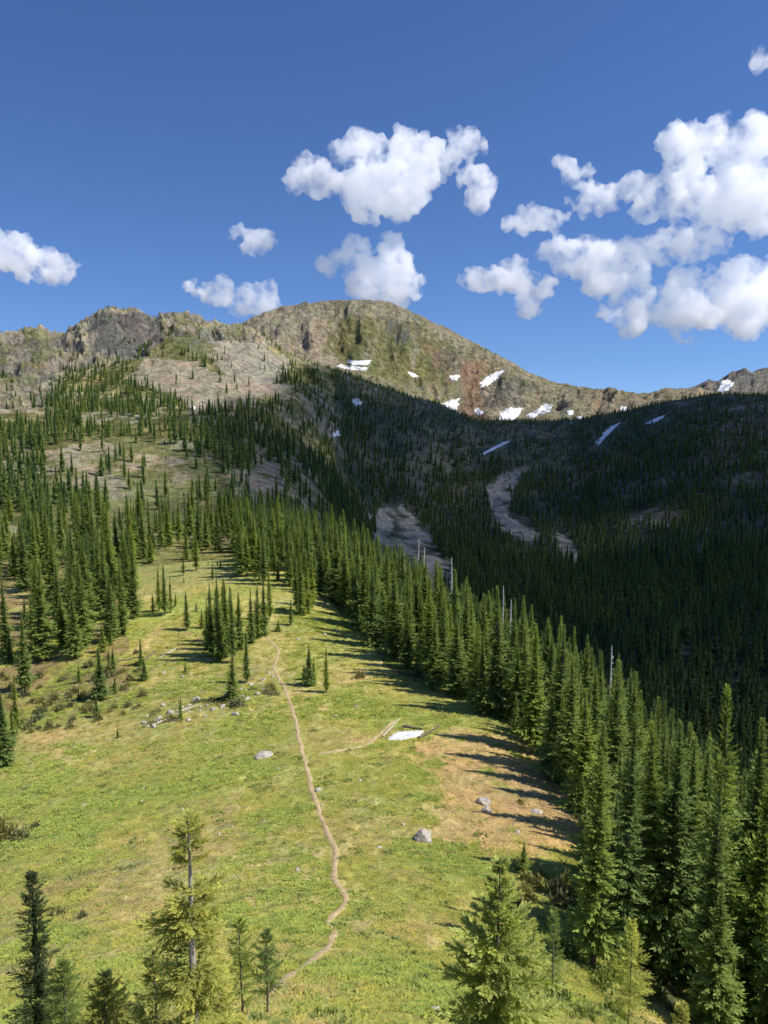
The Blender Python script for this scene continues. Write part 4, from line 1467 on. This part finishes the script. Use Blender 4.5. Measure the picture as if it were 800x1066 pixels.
# ------------------------------------------------------------------ light
SUN_AZ, SUN_EL = R(103), R(51)
sd = Vector((math.sin(SUN_AZ) * math.cos(SUN_EL), math.cos(SUN_AZ) * math.cos(SUN_EL), math.sin(SUN_EL)))
L_ = bpy.data.lights.new('sun', 'SUN')
L_.energy = 5.0
L_.angle = R(.5)
L_.color = (1, .94, .84)
lo = link(bpy.data.objects.new('sun', L_))
lo.rotation_euler = sd.to_track_quat('Z', 'Y').to_euler()
W = bpy.data.worlds.new('World')
S.world = W
W.use_nodes = True
nt = W.node_tree
sk = nd(nt, 'ShaderNodeTexSky', sky_type='NISHITA', sun_disc=False, sun_elevation=SUN_EL, sun_rotation=SUN_AZ, altitude=2200, air_density=1.0,
        dust_density=.2, ozone_density=3.0)
tc = nd(nt, 'ShaderNodeTexCoord')
sx = nd(nt, 'ShaderNodeSeparateXYZ')
cx_ = nd(nt, 'ShaderNodeCombineXYZ')
nt.links.new(tc.outputs['Generated'], sx.inputs[0])
nt.links.new(sx.outputs[0], cx_.inputs[0])
nt.links.new(sx.outputs[1], cx_.inputs[1])
nt.links.new(math_n(nt, 'ADD', sx.outputs[2], .10), cx_.inputs[2])
nm_ = nd(nt, 'ShaderNodeVectorMath', operation='NORMALIZE')
nt.links.new(cx_.outputs[0], nm_.inputs[0])
nt.links.new(nm_.outputs[0], sk.inputs[0])
hsv = nd(nt, 'ShaderNodeHueSaturation', i_Saturation=1.18)
nt.links.new(sk.outputs[0], hsv.inputs['Color'])
bg = nt.nodes['Background']
nt.links.new(hsv.outputs[0], bg.inputs[0])
bg.inputs[1].default_value = .15
hsv.inputs['Hue'].default_value = .509


# ------------------------------------------------------------------ clouds
def cloud_mat():
    m, nt, out = new_mat('cloud_vapour')
    v = nd(nt, 'ShaderNodeVolumePrincipled')
    v.inputs['Color'].default_value = (.995, .995, .995, 1)
    v.inputs['Anisotropy'].default_value = .1
    ge = nd(nt, 'ShaderNodeNewGeometry')
    sc_ = nd(nt, 'ShaderNodeVectorMath', operation='SCALE')
    sc_.inputs['Scale'].default_value = 1 / 150
    nt.links.new(ge.outputs['Position'], sc_.inputs[0])
    n = nd(nt, 'ShaderNodeTexNoise', i_Scale=1.0, i_Detail=7.0, i_Roughness=.70)
    nt.links.new(sc_.outputs[0], n.inputs['Vector'])
    mr = nd(nt, 'ShaderNodeMapRange')
    mr.inputs['From Min'].default_value = .40
    mr.inputs['From Max'].default_value = .62
    mr.inputs['To Max'].default_value = .018
    nt.links.new(n.outputs[0], mr.inputs['Value'])
    nt.links.new(mr.outputs[0], v.inputs['Density'])
    v.inputs['Emission Color'].default_value = (.86, .92, 1, 1)
    nt.links.new(math_n(nt, 'MULTIPLY', mr.outputs[0], .085), v.inputs['Emission Strength'])  # glow added to the vapour in place of light scattered within it
    nt.links.new(v.outputs[0], out.inputs['Volume'])
    return m


M_cloud = cloud_mat()


def puffs(c0, balls, vox, amp_s, mat, name='cloud'):
    bm = bmesh.new()
    for c, r in balls:
        bmesh.ops.create_icosphere(bm, subdivisions=3, radius=r, matrix=Matrix.Translation(c - c0))
    me = bpy.data.meshes.new(name)
    bm.to_mesh(me)
    bm.free()
    o = link(bpy.data.objects.new(name, me))
    o.location = c0
    md = o.modifiers.new('union', 'REMESH')
    md.mode = 'VOXEL'
    md.voxel_size = vox
    m2 = bpy.data.meshes.new_from_object(o.evaluated_get(bpy.context.evaluated_depsgraph_get()))
    o.modifiers.clear()
    o.data = m2
    n = len(m2.vertices)
    co = np.empty(n * 3, np.float32)
    m2.vertices.foreach_get('co', co)
    co = co.reshape(-1, 3).astype(float)
    no = np.array([v.normal[:] for v in m2.vertices])
    s = amp_s
    for i in range(n):
        p = Vector(co[i]) + c0
        d = mnoise.fractal(p / (s * 22), 1, 2, 4) * s * 10 + mnoise.fractal(p / (s * 6), 1, 2, 3) * s * 5 + mnoise.fractal(p / (s * 2.6), 1, 2, 3) * s * 2.8
        co[i] += no[i] * d
    m2.vertices.foreach_set('co', co.astype(np.float32).ravel())
    m2.update()
    md = o.modifiers.new('union', 'REMESH')
    md.mode = 'VOXEL'
    md.voxel_size = vox
    bpy.context.view_layer.update()
    m3 = bpy.data.meshes.new_from_object(o.evaluated_get(bpy.context.evaluated_depsgraph_get()))
    o.modifiers.clear()
    o.data = m3
    m3.materials.clear()
    m3.materials.append(mat)
    return o


def cloud(blobs, D, seed, label):
    g = random.Random(seed)
    c0 = Vector([float(v) for v in ray(*blobs[0][:2])]).normalized() * D
    balls = []
    for (px, py, rx, ry) in blobs:
        for k in range(int(9 * max(rx, ry) / min(rx, ry)) + 5):
            a = g.uniform(0, 6.28)
            q = g.random()**.5
            x, y = px + rx * .85 * q * math.cos(a), py + ry * .85 * q * math.sin(a)
            d = D + g.uniform(-.5, .5) * min(rx, 2 * ry) / F * D * .9
            c = Vector([float(v) for v in ray(x, y)])
            c = c * (d / c.y)
            balls.append((c, min(rx, ry) * g.uniform(.3, .6) / F * D))
    o = puffs(c0, balls, D * 1.5 / F, D / F, M_cloud)
    tag(o, label, 'cloud', 'white clouds in the sky')


DC = 6000
cloud([(325, 186, 34, 20), (375, 165, 30, 22), (390, 195, 40, 28), (415, 185, 35, 38), (445, 170, 38, 24), (480, 155, 22, 16), (492, 195, 24, 16)], DC, 1,
      'wide ragged white cloud high above the main peak')
cloud([(362, 272, 28, 14), (392, 262, 28, 20), (405, 292, 40, 26), (380, 288, 25, 18)], DC, 2, 'rounded white cloud just above the summit of the main peak')
cloud([(268, 254, 22, 11), (250, 246, 12, 7)], DC, 6, 'small wispy cloud left of and above the summit cloud')
cloud([(200, 300, 10, 9), (226, 305, 20, 13)], DC, 7, 'small low cloud over the left ridge, left of a pair')
cloud([(266, 312, 25, 17)], DC, 8, 'small low cloud over the left ridge, right of a pair')
cloud([(32, 270, 48, 18), (5, 262, 25, 18), (60, 280, 22, 11)], DC, 9, 'flat white cloud cut by the left edge of the frame')
cloud([(722, 160, 32, 24), (760, 148, 36, 26), (797, 165, 32, 40), (750, 200, 58, 32), (795, 215, 42, 30), (690, 215, 40, 14), (645, 198, 48, 11), (610, 214, 34, 9), (562, 229, 38, 12), (705, 188, 30, 10),
       (602, 264, 30, 22), (640, 280, 46, 26), (692, 256, 50, 18), (730, 246, 40, 14), (630, 298, 28, 9)], DC, 3, 'largest cloud, in towering and slanting banks at the upper right')
cloud([(602, 175, 18, 9), (588, 168, 12, 5)], DC, 14, 'thin cloud scrap above the left arm of the largest cloud')
cloud([(512, 288, 38, 16), (550, 306, 30, 20)], DC, 4, 'small white cloud between the summit cloud and the largest cloud')
cloud([(655, 326, 30, 17), (690, 318, 26, 18), (735, 308, 46, 26), (785, 312, 40, 40), (775, 284, 40, 16), (715, 353, 18, 6), (740, 335, 50, 10)], DC, 5,
      'broad grey-bottomed cloud low at the right edge under the largest cloud')
cloud([(797, 62, 12, 14)], DC, 12, 'scrap of cloud at the top right edge')

# unseen cloud added off to the right, towards the sun, shaped to shade the valley
m_, nt_, out_ = new_mat('shade_cloud_vapour')
vs = nd(nt_, 'ShaderNodeVolumeScatter', i_Density=.013)
vs.inputs['Color'].default_value = (.97, .97, .98, 1)
nt_.links.new(vs.outputs[0], out_.inputs['Volume'])
SHADE = [(362, 255), (358, 330), (345, 420), (330, 560), (338, 700), (350, 860), (385, 980), (420, 1010), (560, 1020), (700, 1020), (860, 1040), (1150, 1000),
         (1150, 420), (900, 200), (800, 190), (700, 200), (600, 212), (500, 235), (420, 262)]
HC = 1500.0
ring = []
for px, r in SHADE:
    az = math.atan2((px - 400) / F, .99)
    p = Vector((r * math.sin(az), r * math.cos(az), float(z_at(az, r))))
    p = p + sd * ((HC - p.z) / sd.z)
    ring.append((p.x, p.y))
ringa = np.array(ring)
balls = []
g = random.Random(4)
x0, y0 = ringa.min(0)
x1, y1 = ringa.max(0)
st = 70
for x in np.arange(x0, x1, st):
    for y in np.arange(y0, y1, st):
        xx, yy = x + g.uniform(-20, 20), y + g.uniform(-20, 20)
        if inpoly(np.array([xx]), np.array([yy]), ring)[0]:
            dmin = np.hypot(*(ringa - [xx, yy]).T).min()
            balls.append((Vector((xx, yy, HC + 30 + g.uniform(-20, 60))), g.uniform(62, 85) if dmin > 90 else g.uniform(48, 60)))
        # ring points
for k in range(len(ring)):
    a, b = np.array(ring[k]), np.array(ring[(k + 1) % len(ring)])
    m = max(1, int(np.linalg.norm(b - a) / 45))
    for i in range(m):
        q = a + (b - a) * i / m
        balls.append((Vector((q[0], q[1], HC + g.uniform(0, 30))), g.uniform(22, 40)))
o = puffs(Vector((float(ringa[:, 0].mean()), float(ringa[:, 1].mean()), HC)), balls, 14.0, 4.0, m_, 'cloud')
o['kind'] = 'structure'
o.name = 'shade_cloud'

# ------------------------------------------------------------------ render settings
S.view_settings.view_transform = 'Standard'
S.view_settings.look = 'None'
S.view_settings.exposure = 0
cy = S.cycles
cy.max_bounces = 14
cy.diffuse_bounces = 3
cy.glossy_bounces = 1
cy.transmission_bounces = 3
cy.volume_bounces = 12
cy.transparent_max_bounces = 8
cy.use_adaptive_sampling = True
cy.adaptive_threshold = .02
cy.volume_max_steps = 128
cy.use_denoising = True
